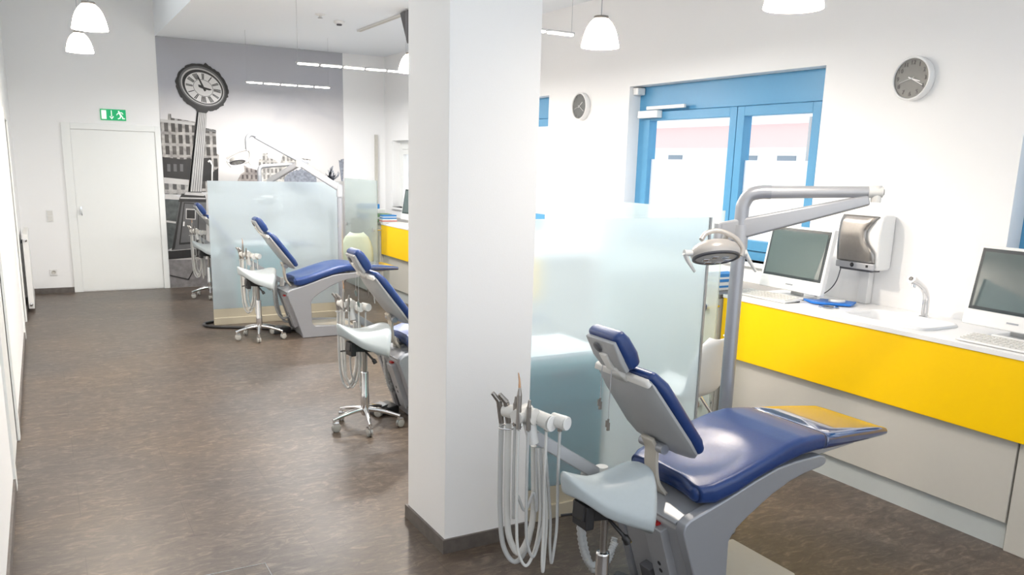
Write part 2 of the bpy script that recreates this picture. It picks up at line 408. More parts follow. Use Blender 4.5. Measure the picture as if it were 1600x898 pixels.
# left doors
for i, (a, b) in enumerate(((4.87, 5.67), (8.98, 9.83))):
    d = thing('door_%d' % (i+2), 'white side door in the left wall, ' + ('the nearer one' if i == 0 else 'the farther one'), None); d['kind'] = 'structure'
    f_ = MB(); f_.box(XL-.02, XL+.014, a-.09, a, 0, 2.13); f_.box(XL-.02, XL+.014, b, b+.09, 0, 2.13); f_.box(XL-.02, XL+.014, a, b, 2.04, 2.13)
    f_.build('door_frame', M['whitedoor'], d, .003)
    box(XL-.06, XL-.004, a-.01, b+.01, .004, 2.045).build('door_leaf', M['whitedoor'], d)

# windows in the right wall
def window(i, y0, y1, z0, z1, mull=True, closer=False):
    d = thing('window_%d' % i, 'blue framed window in the right wall', None); d['kind'] = 'structure'
    x0, x1 = XR+.12, XR+.20
    hb = .21 if z1 > 2.2 else .12          # deep head board
    f = MB(); f.box(x0, x1, y0, y0+.09, z0, z1); f.box(x0, x1, y1-.09, y1, z0, z1); f.box(x0, x1, y0+.09, y1-.09, z1-hb, z1); f.box(x0, x1, y0+.09, y1-.09, z0, z0+.07)
    WF = M['whitedoor'] if i == 4 else M['winblue']; f.build('window_frame', WF, d, .004)
    ym = (y0+y1)/2-.165 if mull else None
    spans = [(y0+.09, 4.732 if i == 1 else (y0+y1)/2), (4.732 if i == 1 else (y0+y1)/2, y1-.09)]
    for a, b in spans:
        s_ = MB(); w = .075
        s_.box(x0-.015, x1-.01, a+.003, a+w, z0+.07, z1-hb-.003); s_.box(x0-.015, x1-.01, b-w, b-.003, z0+.07, z1-hb-.003)
        s_.box(x0-.015, x1-.01, a+w, b-w, z1-hb-w, z1-hb-.003); s_.box(x0-.015, x1-.01, a+w, b-w, z0+.07, z0+.07+w)
        so = s_.build('sash', WF, d, .004)
        zf = 1.825 if z1 > 2.2 else 2.0
        box(x0+.03, x0+.036, a+w-.005, b-w+.005, z0+.14, zf).build('frosted_pane', M['winfrost'], so)
        if z1 > 2.2: box(x0+.03, x0+.036, a+w-.005, b-w+.005, zf, z1-hb-w+.005).build('clear_pane', M['clear'], so)
    if closer:
        k = MB().box(x0-.075, x0-.016, y1-.33, y1-.07, 2.165, 2.225); kk = k.build('door_closer', M['white'], d, .006)
        MB().obox((x0-.06, y1-.42, 2.245), (0, 1, 0), (1, 0, 0), (0, 0, 1), .24, .012, .014).build('closer_arm', M['white'], kk, .004)
        box(XR+.03, x0-.005, y1-.075, y1-.005, 2.36, 2.42).build('sensor', M['white'], d, .01)
    struct('window_sill', box(XR-.03, x0, y0, y1, z0-.03, z0), M['white'], d)
    # back of the opening: white reveal lining is the wall itself
    return d
for i, (a, b, z0, z1) in enumerate(wins): window([3, 1, 2, 4][i], a, b, z0, z1, closer=(i == 1))

# neighbouring building seen through the clear panes
nb = thing('neighbouring_building', 'pale pink building seen through the clear top panes', 'building', (14, 13, 0))
MB().box(0, 4, -7, 7, 0, 2.25).build('lower_wall', pm('render_white', (.92, .92, .92), .8), nb)
MB().box(0, 4, -7, 7, 2.25, 2.75).build('upper_wall', pm('render_pink', (.92, .62, .60), .8), nb)
MB().box(-.2, 4, -7.2, 7.2, 2.75, 2.85).build('roof_edge', pm('roof_white', (.9, .9, .92), .8), nb)
for k, yy in enumerate((-.2, .9, 3.4, -3.2)):
    w_ = MB().box(-.03, .0, yy-.25, yy+.25, 1.95, 2.08).build('window', pm('far_window_%d' % k, (.25, .3, .36), .3), nb)
    MB().box(-.06, -.03, yy-.3, yy+.3, 2.08, 2.13).build('window_head', M['white'], w_)
MB().cyl((-.3, -1.0, 0), (-.3, -1.0, 2.85), .03).build('downpipe', M['silver2'], nb)

# ------------------------------------------------------------ mural on the back wall
def mp_(px, py):                        # measured point of the printed picture -> place on the wall
    d_ = fw+(px-794.86)/1281.24*R_-(py-535.19)/1281.24*U_
    t = YB/d_.y; return (d_.x*t, CAMZ+d_.z*t)
mural = thing('wall_picture', 'floor to ceiling black and white picture of a street clock on the back wall', 'picture', (0, YB, 0))
lay = [0]
def flat(name, poly, mat, parent=mural, lvl=None, px=True):
    lay[0] += 1
    L_ = .0045+.0003*lay[0] if lvl is None else lvl
    P = [mp_(*p) for p in poly] if px else poly
    P = [(max(1.42, x), max(.004, min(ZC-.002, z))) for x, z in P]
    return MB().prism(P, -L_, -.004 if name != 'printed_sky' else -.001).build(name, mat, parent)
flat('printed_sky', [(1.42, .004), (3.868, .004), (3.868, ZC-.002), (1.42, ZC-.002)], M['print_sky'], px=False, lvl=.0045)
flat('printed_paving', [(262, 403), (537, 395), (540, 480), (264, 452)], M['p_plaza'])
flat('printed_distant_street', [(330, 290), (537, 283), (539, 400), (262, 406)], M['p_light'])
flat('printed_distant_block', [(404, 283), (404, 250), (410, 247), (410, 240), (418, 239), (418, 246), (428, 249), (436, 255), (450, 260), (450, 284)], M['pb_pale'])
flat('printed_distant_block', [(436, 262), (441, 244), (444, 240), (462, 242), (463, 246), (485, 249), (484, 252), (464, 253), (462, 262)], M['pb_pale'])
flat('printed_old_block', [(370, 284), (376, 272), (382, 268), (381, 258), (388, 262), (396, 264), (402, 266), (404, 284)], M['pb_rub'])
tp = []
for k in range(25): tp.append((444+k*2.1, 282-(18+random.uniform(-2, 3))*sin(pi*(k+.5)/25)**.6))
flat('printed_trees', [(444, 300)]+tp+[(494, 300)], M['p_tree'])
mbt = MB()
for k in range(26):
    a = random.uniform(.5, 2.7); x0_, y0_ = 518+random.uniform(-2, 2), 282
    x1_, y1_ = x0_+cos(a)*random.uniform(6, 15), y0_-sin(a)*random.uniform(8, 24)
    p0, p1 = mp_(x0_, y0_), mp_(x1_, y1_); xm, zm = (p0[0]+p1[0])/2+random.uniform(-.05, .05), (p0[1]+p1[1])/2
    for A, B in ((p0, (xm, zm)), ((xm, zm), p1)):
        dx, dz = B[0]-A[0], B[1]-A[1]; l = sqrt(dx*dx+dz*dz)+1e-6; nx, nz = -dz/l*.006, dx/l*.006
        mbt.prism([(A[0]+nx, A[1]+nz), (B[0]+nx*.5, B[1]+nz*.5), (B[0]-nx*.5, B[1]-nz*.5), (A[0]-nx, A[1]-nz)], -.0078, -.004)
mbt.build('printed_bare_tree', M['p_tree'], mural)
flat('printed_signpost', [(529, 250), (532, 251), (532, 249), (537, 248), (536, 283), (533, 283)], M['p_tree'])
flat('printed_hotel', [(247, 186.5), (262, 188), (262.5, 177.5), (267, 178), (267.5, 184), (303.5, 190), (322, 200), (337, 203), (338.5, 240), (342, 242), (340.5, 283), (342, 300), (251, 300)], M['pb_tall'])
flat('printed_cornice', [(247, 185.5), (304, 192), (304, 196), (247, 190)], M['p_light'])
flat('printed_cornice', [(322, 201), (337.5, 204), (337.5, 207), (322, 204)], M['p_grey'])
flat('printed_dark_block', [(252.5, 245), (284, 249), (330, 246), (331, 270), (341, 262), (341, 283), (254, 283)], M['p_dark'])
for k in range(3):
    x_ = 261+k*10; flat('printed_window', [(x_, 256), (x_+5, 256.5), (x_+5.2, 268), (x_+.3, 267.5)], M['p_grey'])
flat('printed_pale_band', [(255, 277), (296, 281), (296, 300), (256, 300)], M['p_light'])
flat('printed_shopfront', [(255, 286), (294, 289), (293, 304), (256, 303)], M['pb_band'])
flat('printed_awning', [(256, 305), (268, 303), (282, 308), (279, 313), (258, 310)], M['p_light'])
flat('printed_shops', [(257, 311), (282, 312), (270, 386), (261, 390)], M['p_shop'])
flat('printed_shelf_line', [(259, 344), (275, 346), (274.5, 349), (259, 347)], M['p_light'])
flat('printed_steps', [(262, 392), (318, 384), (322, 400), (263, 405)], M['p_dark'])
flat('printed_step_edge', [(265, 389), (322, 384), (322, 387), (266, 392)], M['p_light'])
flat('printed_crack', [(264, 429), (294, 435.5), (302, 421), (303, 422), (295, 437), (264, 430.5)], M['p_dark'])
flat('printed_pedestal', [(281, 312), (322, 312), (322, 386), (268, 391)], M['p_grey'])
flat('printed_pedestal_edge', [(281.5, 315), (284.5, 315), (273, 388), (268.5, 390)], M['p_dark'])
flat('printed_pedestal_cap', [(284, 303), (320, 305), (322, 311), (322, 316), (278, 315), (281, 308)], M['p_dark'])
flat('printed_pedestal_cap', [(282, 308), (321, 309), (321.5, 311), (281, 310)], M['p_light'])
flat('printed_door_frame', [(287, 316), (311, 317.5), (309.5, 380), (279.5, 382)], M['p_dark'])
flat('printed_door', [(288.5, 318), (309.5, 319), (308, 377), (281.8, 379)], M['p_grey'])
flat('printed_door_window_frame', [(290.2, 325.5), (305.8, 326.5), (305.5, 343), (290, 342)], M['p_light'])
flat('printed_door_window', [(291.5, 327.5), (304.4, 328), (304.2, 341.5), (291.3, 341)], M['p_dark'])
flat('printed_door_handle', [(286, 346), (288.5, 346), (288, 353), (285.5, 353)], M['p_white'])
flat('printed_column', [(307.5, 172), (323, 173), (319, 240), (315, 301), (293.5, 300)], M['p_grey'])
for k in range(6):
    t = (k+.5)/6; w_ = .055
    a = (307.5+15.5*(t-w_), 173); b_ = (307.5+15.5*(t+w_), 173); c_ = (293.5+21.5*(t+w_), 299); e_ = (293.5+21.5*(t-w_), 299)
    flat('printed_flute', [a, b_, c_, e_], M['p_light'], lvl=.0045+.0003*lay[0])
flat('printed_column_base', [(290, 300), (316, 302), (319, 306), (288, 304)], M['p_light'])
flat('printed_column_capital', [(303, 160), (327, 164), (325, 174), (322, 177), (308, 175), (305, 170)], M['p_dark'])
def ell(cx_, cy_, a, b, rot, n=40, a0=0, a1=2*pi):
    r_ = radians(rot); out = []
    for k in range(n):
        t = a0+(a1-a0)*k/(n if a1-a0 > 6 else n-1); x_, y_ = a*cos(t), b*sin(t)
        out.append((cx_+x_*cos(r_)-y_*sin(r_), cy_+x_*sin(r_)+y_*cos(r_)))
    return out
flat('printed_clock_bracket', [(292, 152), (345, 165), (352, 158), (338, 172), (310, 172), (300, 164)], M['p_dark'])
rim = [(p[0]+random.uniform(-1.1, 1.1), p[1]+random.uniform(-1.1, 1.1)) for p in ell(315.2, 136.5, 43.5, 34, 32, 70)]
flat('printed_clock_rim', rim, M['p_dark'])
flat('printed_clock_crest', [(306, 107), (311, 104), (316, 103), (320.5, 98), (325, 102), (329, 108), (333, 113), (324, 112), (312, 108)], M['p_dark'])
flat('printed_clock_ring', ell(315.5, 135, 39, 28.5, 32), M['p_grey'])
flat('printed_clock_ring', ell(315.9, 135.8, 36.5, 26, 32), M['p_light'])
flat('printed_clock_ring', ell(316.2, 136.2, 34.5, 24.2, 32), M['p_dark'])
flat('printed_clock_face', ell(317.2, 137.5, 30.8, 22, 30), M['p_white'])
r30 = radians(30)
def cf(rad, ang):
    x_, y_ = 30.8*rad*cos(ang), 22*rad*sin(ang)
    return (317.2+x_*cos(r30)-y_*sin(r30), 137.5+x_*sin(r30)+y_*cos(r30))
nb_ = MB()
L_ = .0045+.0003*(lay[0]+1); lay[0] += 2
for k in range(12):
    nb_ = MB(); a = 2*pi*k/12+.1; nbar = (2, 3, 4, 2, 1, 2, 3, 4, 2, 1, 2, 3)[k]
    for j in range(nbar):
        o_ = (j-(nbar-1)/2)*.085
        P = [mp_(*cf(.95, a+o_-.028)), mp_(*cf(.95, a+o_+.028)), mp_(*cf(.57, a+o_*1.1+.04)), mp_(*cf(.57, a+o_*1.1-.04))]
        nb_.prism(P, -L_, -.004)
    nb_.build('printed_clock_numeral', M['p_dark'], mural)
flat('printed_clock_ring', ell(317.2, 137.5, 16.8, 12.2, 30), M['p_grey'])
flat('printed_clock_centre', ell(317.2, 137.5, 16, 11.5, 30), M['p_white'])
flat('printed_clock_hand', [(316, 138), (307, 118), (308.5, 117), (319, 137), (322, 142), (319, 143)], M['p_dark'])
flat('printed_clock_hand', [(309, 132), (313, 133), (318, 136), (328, 139), (331, 140.5), (327, 141.5), (318, 139.5), (310, 136)], M['p_dark'])
flat('printed_street_lamp', [(330, 268), (330.5, 258), (327, 252), (326, 254), (324, 252), (327, 249.5), (330, 251), (332.5, 258), (332, 284), (330, 284)], M['p_white'])

# ------------------------------------------------------------ pieces on the back wall
ex = thing('exit_sign', 'green emergency exit sign above the back door', 'sign', (.727, YB, 2.158))
box(0, .292, -.012, -.001, 0, .135).build('panel', M['green'], ex)
a_ = MB(); a_.prism([(.012, .014), (.068, .014), (.068, .121), (.012, .121)], -.015, -.012)
a_.build('door_symbol', M['exitwhite'], ex)
a_ = MB(); a_.prism([(.122, .121), (.132, .121), (.132, .045), (.122, .045)], -.015, -.012)
a_.prism([(.127, .012), (.102, .045), (.109, .053), (.127, .031), (.145, .053), (.152, .045)], -.0152, -.012)
a_.build('arrow_symbol', M['exitwhite'], ex)
a_ = MB()
a_.prism([(.212+.009*cos(2*pi*k/14), .110+.010*sin(2*pi*k/14)) for k in range(14)], -.015, -.012)
def limb(pts, w):
    for A, B in zip(pts[:-1], pts[1:]):
        dx, dz = B[0]-A[0], B[1]-A[1]; l = sqrt(dx*dx+dz*dz); nx, nz = -dz/l*w, dx/l*w; ex_, ez_ = dx/l*w*.5, dz/l*w*.5
        a_.prism([(A[0]+nx-ex_, A[1]+nz-ez_), (B[0]+nx+ex_, B[1]+nz+ez_), (B[0]-nx+ex_, B[1]-nz+ez_), (A[0]-nx-ex_, A[1]-nz-ez_)], -.015, -.012)
limb([(.215, .096), (.237, .058)], .010)
limb([(.214, .096), (.196, .084), (.186, .066)], .0045)
limb([(.222, .098), (.246, .098), (.258, .080)], .0045)
limb([(.234, .058), (.252, .044), (.252, .026), (.275, .026)], .006)
limb([(.232, .056), (.222, .030), (.200, .022)], .006)
a_.build('running_figure_symbol', M['exitwhite'], ex)
sw = thing('light_switch', 'white double light switch on the back wall left of the door', 'switch', (.038, YB, .90))
box(0, .075, -.010, -.001, 0, .145).build('plate', M['white'], sw, .003)
for k in range(2): box(.01, .065, -.014, -.010, .01+.068*k, .067+.068*k).build('rocker', M['offwhite'], sw, .002)
so = thing('power_socket', 'white wall socket low on the back wall left of the door', 'socket', (.018, YB, .225))
box(0, .082, -.010, -.001, 0, .082).build('plate', M['white'], so, .003)
MB().lathe([(.001, 0), (.021, 0), (.023, .004), (.0235, 0)], (.041, -.011, .041), (0, -1, 0), 24).build('recess', M['cabgrey'], so)
ra = thing('radiator', 'white flat panel radiator on the left wall near the back corner', 'radiator', (XL, 10.42, .04))
box(.03, .085, 0, .98, .0, .82).build('panel', M['white'], ra, .006)
g_ = MB()
for k in range(30): g_.box(.035, .08, .02+k*.032, .03+k*.032, .82, .826)
g_.build('grille', M['offwhite'], ra)
for zz in (.05, .76):
    MB().lathe([(.001, .02), (.018, .02), (.018, 0), (.001, 0)], (.057, -.002, zz), (0, -1, 0), 20).build('valve', M['chrome'], ra)
for yy in (.2, .78): box(0.001, .03, yy, yy+.04, .1, .7).build('bracket', M['white'], ra)

# ------------------------------------------------------------ frosted partitions
def partition(y_, x0, x1, label):
    r = thing('glass_partition', label, 'partition', (x0, y_, 0), group='frosted partitions between the treatment places')
    L_ = x1-x0
    box(0, L_, -.005, .005, .17, 1.505).build('frosted_glass', M['frost'], r)
    box(0, L_, -.005, .005, .075, .17).build('base_strip', M['rail'], r)
    box(0, L_, -.02, .02, 0, .075).build('base_rail', M['rail'], r, .003)
    box(L_, L_+.012, -.007, .007, .0, 1.505).build('edge_profile', M['silver2'], r)
    return r
partition(3.27, 1.93, 3.05, 'frosted glass partition behind the nearest chair, joined to the pillar')
partition(8.96, 1.49, 2.87, 'frosted glass partition standing behind the third chair, before the picture')
def side_glass(y0, y1, label):
    r = thing('glass_screen', label, 'screen', (3.75, y0, 0), group='glass screens along the low side cabinets')
    box(-.005, .005, 0, y1-y0, .03, 1.5).build('glass', M['frost_light'], r)
    for yy in (.09, y1-y0-.09):
        for zz in (.21, .87):
            s_ = MB().cyl((-.022, yy, zz), (-.005, yy, zz), .024).cyl((.005, yy, zz), (.098, yy, zz), .012)
            s_.build('glass_clamp', M['chrome'], r)
side_glass(3.89, 5.19, 'pale satin glass screen behind the nearer partition, in front of the blue window')
side_glass(10.12, 11.40, 'pale satin glass screen right of the far partition, before the back wall')

# teal cabinets behind the partitions
def teal_cabinet(x, y_, label):
    r = thing('mobile_cabinet', label, 'cabinet', (x, y_, 0), group='teal mobile cabinets behind the partitions')
    box(0, .50, 0, .42, .08, .82).build('body', M['teal'], r, .005)
    box(-.004, .504, -.004, .424, .821, .84).build('top_board', M['white'], r, .002)
    for k in range(3):
        dd = box(.015, .485, -.018, -.001, .10+k*.235, .32+k*.235).build('drawer', M['teal'], r, .004)
        box(.17, .33, -.035, -.019, .27+k*.235, .28+k*.235).build('handle', M['silver'], dd)
    for cx_ in (.06, .44):
        for cy_ in (.06, .36): MB().cyl((cx_-.012, cy_, .03), (cx_+.012, cy_, .03), .03).cyl((cx_, cy_, .03), (cx_, cy_, .09), .012).build('castor', M['black'], r)
teal_cabinet(1.95, 3.315, 'teal drawer cabinet blurred behind the nearer frosted partition')
teal_cabinet(1.83, 9.03, 'teal drawer cabinet blurred behind the farther frosted partition')

# ------------------------------------------------------------ counters
def counter(y0, y1, cuts, name_lbl):
    for (a, b, plinth), lb in zip(cuts, name_lbl):
        r = thing('base_cabinet', lb, 'cabinet', (3.88, a, 0), group='grey base cabinets below the yellow fronts')
        Ln = b-a
        box(.03, .60, .002, Ln-.002, .13 if plinth else 0, .89).build('body', M['cabgrey'], r)
        box(.012, .028, .003, Ln-.003, .135 if plinth else .0, .90).build('grey_panel', M['cabgrey'], r, .002)
        if plinth: box(.03, .05, .002, Ln-.002, 0, .13).build('plinth', M['plinth'], r)
    yf = thing('yellow_front', name_lbl[-1], 'cabinet front', (3.865, y0, .546))
    box(0, .022, 0, y1-y0, 0, .384).build('panel', M['yellow'], yf, .002)
    return yf
counter(.2, 3.956, [(2.0, 3.95, True), (.2, 1.995, False)],
        ['grey base cabinet with recessed plinth under the nearest yellow front', 'grey base cabinet reaching down to the floor at the right edge',
         'long glossy yellow panel along the nearest counter'])
counter(6.3, 10.285, [(8.2, 10.28, True), (6.3, 8.195, True)],
        ['grey base cabinet under the far yellow front beside the glass screen', 'grey base cabinet behind the pillar under the far yellow front',
         'yellow panel along the far counter, left of the pillar'])
# near worktop with moulded basin
def worktop(y0, y1, hole, label):
    r = thing('worktop', label, 'worktop', (0, 0, .931))
    if hole:
        hx0, hx1, hy0, hy1 = hole
        w = MB(); w.box(3.86, 4.498, y0, hy0, 0, .022); w.box(3.86, 4.498, hy1, y1, 0, .022); w.box(3.86, hx0, hy0, hy1, 0, .022); w.box(hx1, 4.498, hy0, hy1, 0, .022)
        w.build('slab', M['worktop'], r)
        # basin bowl: rounded rectangle rings stepping down, with a raised lip
        bm_ = MB(); cx_, cy_ = (hx0+hx1)/2, (hy0+hy1)/2; n = 48; rings = []
        for off, z in ((.032, .0225), (.028, .034), (.016, .036), (.004, .028), (-.01, -.01), (-.03, -.03), (-.10, -.034)):
            hw, hl = (hx1-hx0)/2+off, (hy1-hy0)/2+off; ring = []
            for k in range(n):
                t = 2*pi*k/n; c_, s_ = cos(t), sin(t); e = .35
                ring.append((cx_+hw*abs(c_)**e*(1 if c_ > 0 else -1), cy_+hl*abs(s_)**e*(1 if s_ > 0 else -1), z))
            rings.append(ring)
        vs = [p for r_ in rings for p in r_]
        fs = [(i*n+k, i*n+(k+1) % n, (i+1)*n+(k+1) % n, (i+1)*n+k) for i in range(len(rings)-1) for k in range(n)]
        bm_.add(vs, fs, True); bm_.add(vs[-n:], [tuple(range(n))], True)
        bo = bm_.build('basin', M['worktop'], r)
        MB().lathe([(.001, .004), (.02, .004), (.024, 0)], (cx_, cy_, -.033)).build('drain', M['chrome'], bo)
    else:
        box(3.86, 4.498, y0, y1, 0, .022).build('slab', M['worktop'], r, .002)
    return r
ZW = .953
wt = worktop(.2, 3.957, (3.98, 4.28, 2.62, 3.10), 'white worktop with moulded basin on the nearest yellow counter')
MB().lathe([(.034, .0035), (.036, .006), (.056, .006), (.060, .0), ], (4.105, 3.315, .0222)).build('waste_opening_ring', M['chrome'], wt)
MB().lathe([(.001, 0.001), (.035, .001)], (4.105, 3.315, .0225)).build('waste_opening', M['steel_dark'], wt)
worktop(6.3, 10.286, None, 'white worktop on the far yellow counter')
# low side cabinets beyond each counter
def side_cab(y0, y1, lb):
    r = thing('side_cabinet', lb, 'cabinet', (3.85, y0, 0), group='low side cabinets behind the glass screens')
    box(0.02, .648, 0, y1-y0, .0, .92).build('body', M['cabgrey'], r)
    n = 2
    for k in range(n):
        w_ = (y1-y0)/n
        dd = box(0, .018, k*w_+.003, (k+1)*w_-.003, .1, .915).build('door', M['cabgrey'], r, .002)
        MB().box(-.012, 0, k*w_+w_*.5-.05, k*w_+w_*.5+.05, .80, .81).build('handle', M['silver'], dd)
    box(-.0, .648, 0, y1-y0, .921, .948).build('top_board', M['steel_dark'], r, .002)
side_cab(3.975, 5.20, 'low grey cabinet behind the nearer glass screen, carrying blue boxes')
side_cab(10.30, 11.45, 'low grey cabinet behind the far glass screen, carrying boxes')
def carton(name, lb, loc, sx_, sy_, sz_, mat, mat2, grp):
    r = thing(name, lb, 'box', loc, group=grp)
    box(0, sx_, 0, sy_, 0, sz_).build('carton', mat, r, .002)
    box(-.001, sx_+.001, -.001, sy_+.001, sz_*.35, sz_*.6).build('printed_band', mat2, r)
zc = .949
G1 = 'cartons on the side cabinet behind the nearer screen'
carton('glove_box', 'pale blue glove box with white band, bottom of the stack behind the lamp pole', (3.93, 4.10, zc), .22, .12, .055, M['white'], M['blue_box'], G1)
carton('glove_box', 'blue and white glove box on top of the stack behind the lamp pole', (3.94, 4.11, zc+.056), .21, .12, .055, M['blue_box'], M['white'], G1)
carton('glove_box', 'carton with red band behind the nearer glass screen', (3.93, 4.26, zc), .22, .12, .085, M['white'], M['red_box'], G1)
carton('glove_box', 'pale green box behind the nearer glass screen, left of the red banded carton', (3.95, 4.42, zc), .2, .14, .07, M['green_box'], M['white'], G1)
G2 = 'cartons on the far side cabinet'
carton('glove_box', 'white and red carton at the end of the far counter', (3.90, 10.32, zc), .2, .13, .05, M['white'], M['red_box'], G2)
carton('glove_box', 'blue carton lying on the white and red one at the far counter', (3.91, 10.33, zc+.051), .19, .12, .05, M['blue_box'], M['white'], G2)
carton('glove_box', 'dark green carton behind the far glass screen', (3.92, 10.55, zc), .2, .2, .10, M['green_box'], M['white'], G2)
carton('glove_box', 'white carton behind the far glass screen, next to the green one', (3.92, 10.80, zc), .2, .12, .15, M['white'], M['green_box'], G2)
carton('glove_box', 'large blue carton behind the far glass screen, nearest the picture', (3.92, 11.15, zc), .25, .25, .2, M['blue_box'], M['white'], G2)

# monitors
def make_monitor(label, loc, rz):
    r = thing('monitor', label, 'computer', loc, rz, group='all in one computers on the counters')
    t = radians(10); c_, s_ = cos(t), sin(t)
    def P(y_, h, d_): return (s_*h+c_*d_, y_, c_*h-s_*d_+.018)       # h up the tilted screen, d depth (back)
    def slab(y0, y1, h0, h1, d0, d1):
        vs = [P(y_, h, d_) for d_ in (d0, d1) for h in (h0, h1) for y_ in (y0, y1)]
        return MB().add(vs, [(0, 2, 3, 1), (4, 5, 7, 6), (0, 1, 5, 4), (1, 3, 7, 5), (3, 2, 6, 7), (2, 0, 4, 6)])
    slab(-.265, .265, .035, .445, 0, .035).build('housing', M['white'], r, .006)
    slab(-.245, .245, .115, .43, -.002, .001).build('bezel', M['bezel'], r)
    slab(-.228, .228, .132, .413, -.0035, -.001).build('screen', M['screen'], r)
    slab(-.03, .03, .07, .078, -.002, .001).build('badge', M['silver'], r)
    st = MB().loft([((.03, 0, .012), (0, 1, 0), (0, 0, 1), .11, .006, .005), ((.17, 0, .012), (0, 1, 0), (0, 0, 1), .10, .006, .005)], cap_r=.005)
    st.loft([((.09, 0, .015), (0, 1, 0), (1, 0, 0), .05, .012, .01), ((.09, 0, .2), (0, 1, 0), (1, 0, 0), .04, .012, .01)])
    st.build('foot', M['white'], r)
    return r
mon = make_monitor('white all-in-one computer left of the towel dispenser, reflecting the lamp', (4.13, 3.67, ZW), radians(-3))
clone(mon, 'white all-in-one computer cut off by the right edge of the photo', (4.12, 2.245, ZW), radians(-3))
clone(mon, 'white all-in-one computer on the far counter, half hidden by the pillar', (4.12, 9.93, ZW), radians(6))
def make_keyboard(label, loc, rz):
    r = thing('keyboard', label, 'keyboard', loc, rz, group='white keyboards on the counters')
    MB().add([(-.075, -.22, .002), (.075, -.22, .010), (.075, .22, .010), (-.075, .22, .002), (-.075, -.22, .012), (.075, -.22, .028), (.075, .22, .028), (-.075, .22, .012)],
             [(0, 3, 2, 1), (4, 5, 6, 7), (0, 1, 5, 4), (1, 2, 6, 5), (2, 3, 7, 6), (3, 0, 4, 7)]).build('body', M['white'], r, .003)
    k_ = MB()
    for i in range(5):
        for j in range(15):
            x_, y_ = -.062+i*.026, -.207+j*.0277; z_ = .013+.016*(x_+.075)/.15
            k_.box(x_, x_+.022, y_, y_+.024, z_, z_+.005)
    k_.build('keys', M['offwhite'], r)
    for yy in (-.2, .2): MB().box(.05, .068, yy-.012, yy+.012, 0, .012).build('foot', M['darkgrey'], r)
    return r
kb = make_keyboard('white keyboard in front of the computer left of the dispenser', (4.02, 3.734, ZW), 0)
clone(kb, 'white keyboard in front of the rightmost computer', (3.99, 2.17, ZW), 0)
clone(kb, 'white keyboard on the far counter by the half hidden computer', (3.99, 9.85, ZW), radians(8))
# blue mat with a white lid
bt = thing('blue_mat', 'blue rubber mat lying on the nearest worktop beside the waste opening', 'mat', (4.13, 3.28, ZW+.0065))
MB().prism([(-.03, .16), (.02, .27), (.09, .20), (.12, .23), (.20, .12), (.24, .05), (.15, .0), (.10, -.02), (-.02, .12)], 0, .012, 'z').build('sheet', M['traybl'], bt, .002)
ld = MB().lathe([(.001, .014), (.045, .014), (.05, .008), (.05, 0), (.001, 0)], (4.24, 3.37, ZW+.0195)).build('lid', M['white'])
tag(ld, 'round white lid lying on the blue mat', 'lid')
# towel dispenser on its post
td = thing('towel_dispenser', 'steel and white paper towel dispenser mounted on a white post', 'dispenser', (4.352, 3.205, 1.175))
D, Wd, Ht = .143, .297, .335
def disp_prof(w0, w1, xo=0):
    # side profile (x,z): front bulges, rounded top
    return [(0+xo, .04), (-.002+xo, .02), (.01+xo, .0), (D, .0), (D, Ht), (.05, Ht), (.02+xo, Ht-.01), (.004+xo, Ht-.04), (-.006+xo, .2)]
MB().prism(disp_prof(0, 0, .012), 0.002, Wd-.002).build('housing', M['white'], td, .02)
# steel front shell with an S shaped right edge
N_ = 28; vs = []; fs = []
for k in range(N_+1):
    t = k/N_; z_ = .045+t*(Ht-.045-.012)
    x_ = -.002-.012*sin(pi*min(1, t*1.1)); x_ = x_ if t < .88 else x_+(t-.88)*.16
    yr = .085+.055*(1/(1+math.exp(-(t-.42)*13)))-.06*max(0, t-.75)*2
    yr = .075-(.060*(1-1/(1+math.exp((t-.35)*14))))*-1
    for yy in (.012+.0, yr if False else .025+.085*(1/(1+math.exp(-(t-.38)*14)))*(1-max(0, t-.72)*2.6)): pass
    ye = .020+.075*(1/(1+math.exp(-(t-.36)*15)))-.085*max(0, t-.70)*2.4
    ye = max(.012, ye)
    cols = 8
    for c_ in range(cols+1):
        yy = ye+(Wd-.006-ye)*c_/cols; e_ = .03*max(0, abs(c_/cols-.5)*2-.75)*1.2
        vs.append((x_+.002+e_, yy, z_))
for k in range(N_):
    for c_ in range(8): i = k*9+c_; fs.append((i, i+1, i+10, i+9))
ms = MB().add(vs, fs, True).build('steel_front', M['steel'], td)
md = ms.modifiers.new('s', 'SOLIDIFY'); md.thickness = .006; md.offset = 1
MB().loft([((-.004, .01, .022), (0, 0, 1), (1, 0, 0), .02, .008, .006), ((-.004, Wd-.01, .022), (0, 0, 1), (1, 0, 0), .02, .008, .006)], cap_r=.006).build('control_strip', M['silver2'], td)
MB().lathe([(.001, .003), (.012, .003), (.014, 0)], (-.012, .165, .024), (-1, 0, 0), sx=1).build('sensor_button', M['black'], td)
box(-.015, -.011, .05, .065, .018, .032).build('indicator', M['black'], td)
box(.01, .09, .04, .27, -.012, 0).build('paper_slot', M['darkgrey'], td)
box(.095, .143, .115, .185, -.221, .0).build('post', M['white'], td, .004)
# cable
cb_ = MB().tube([(4.33, 3.44, 1.17), (4.33, 3.46, 1.09), (4.33, 3.50, 1.03), (4.33, 3.56, .985), (4.33, 3.62, .962)], .0035, 8).build('power_cable', M['darkgrey'])
tag(cb_, 'thin dark cable hanging from the towel dispenser to the worktop', 'cable')
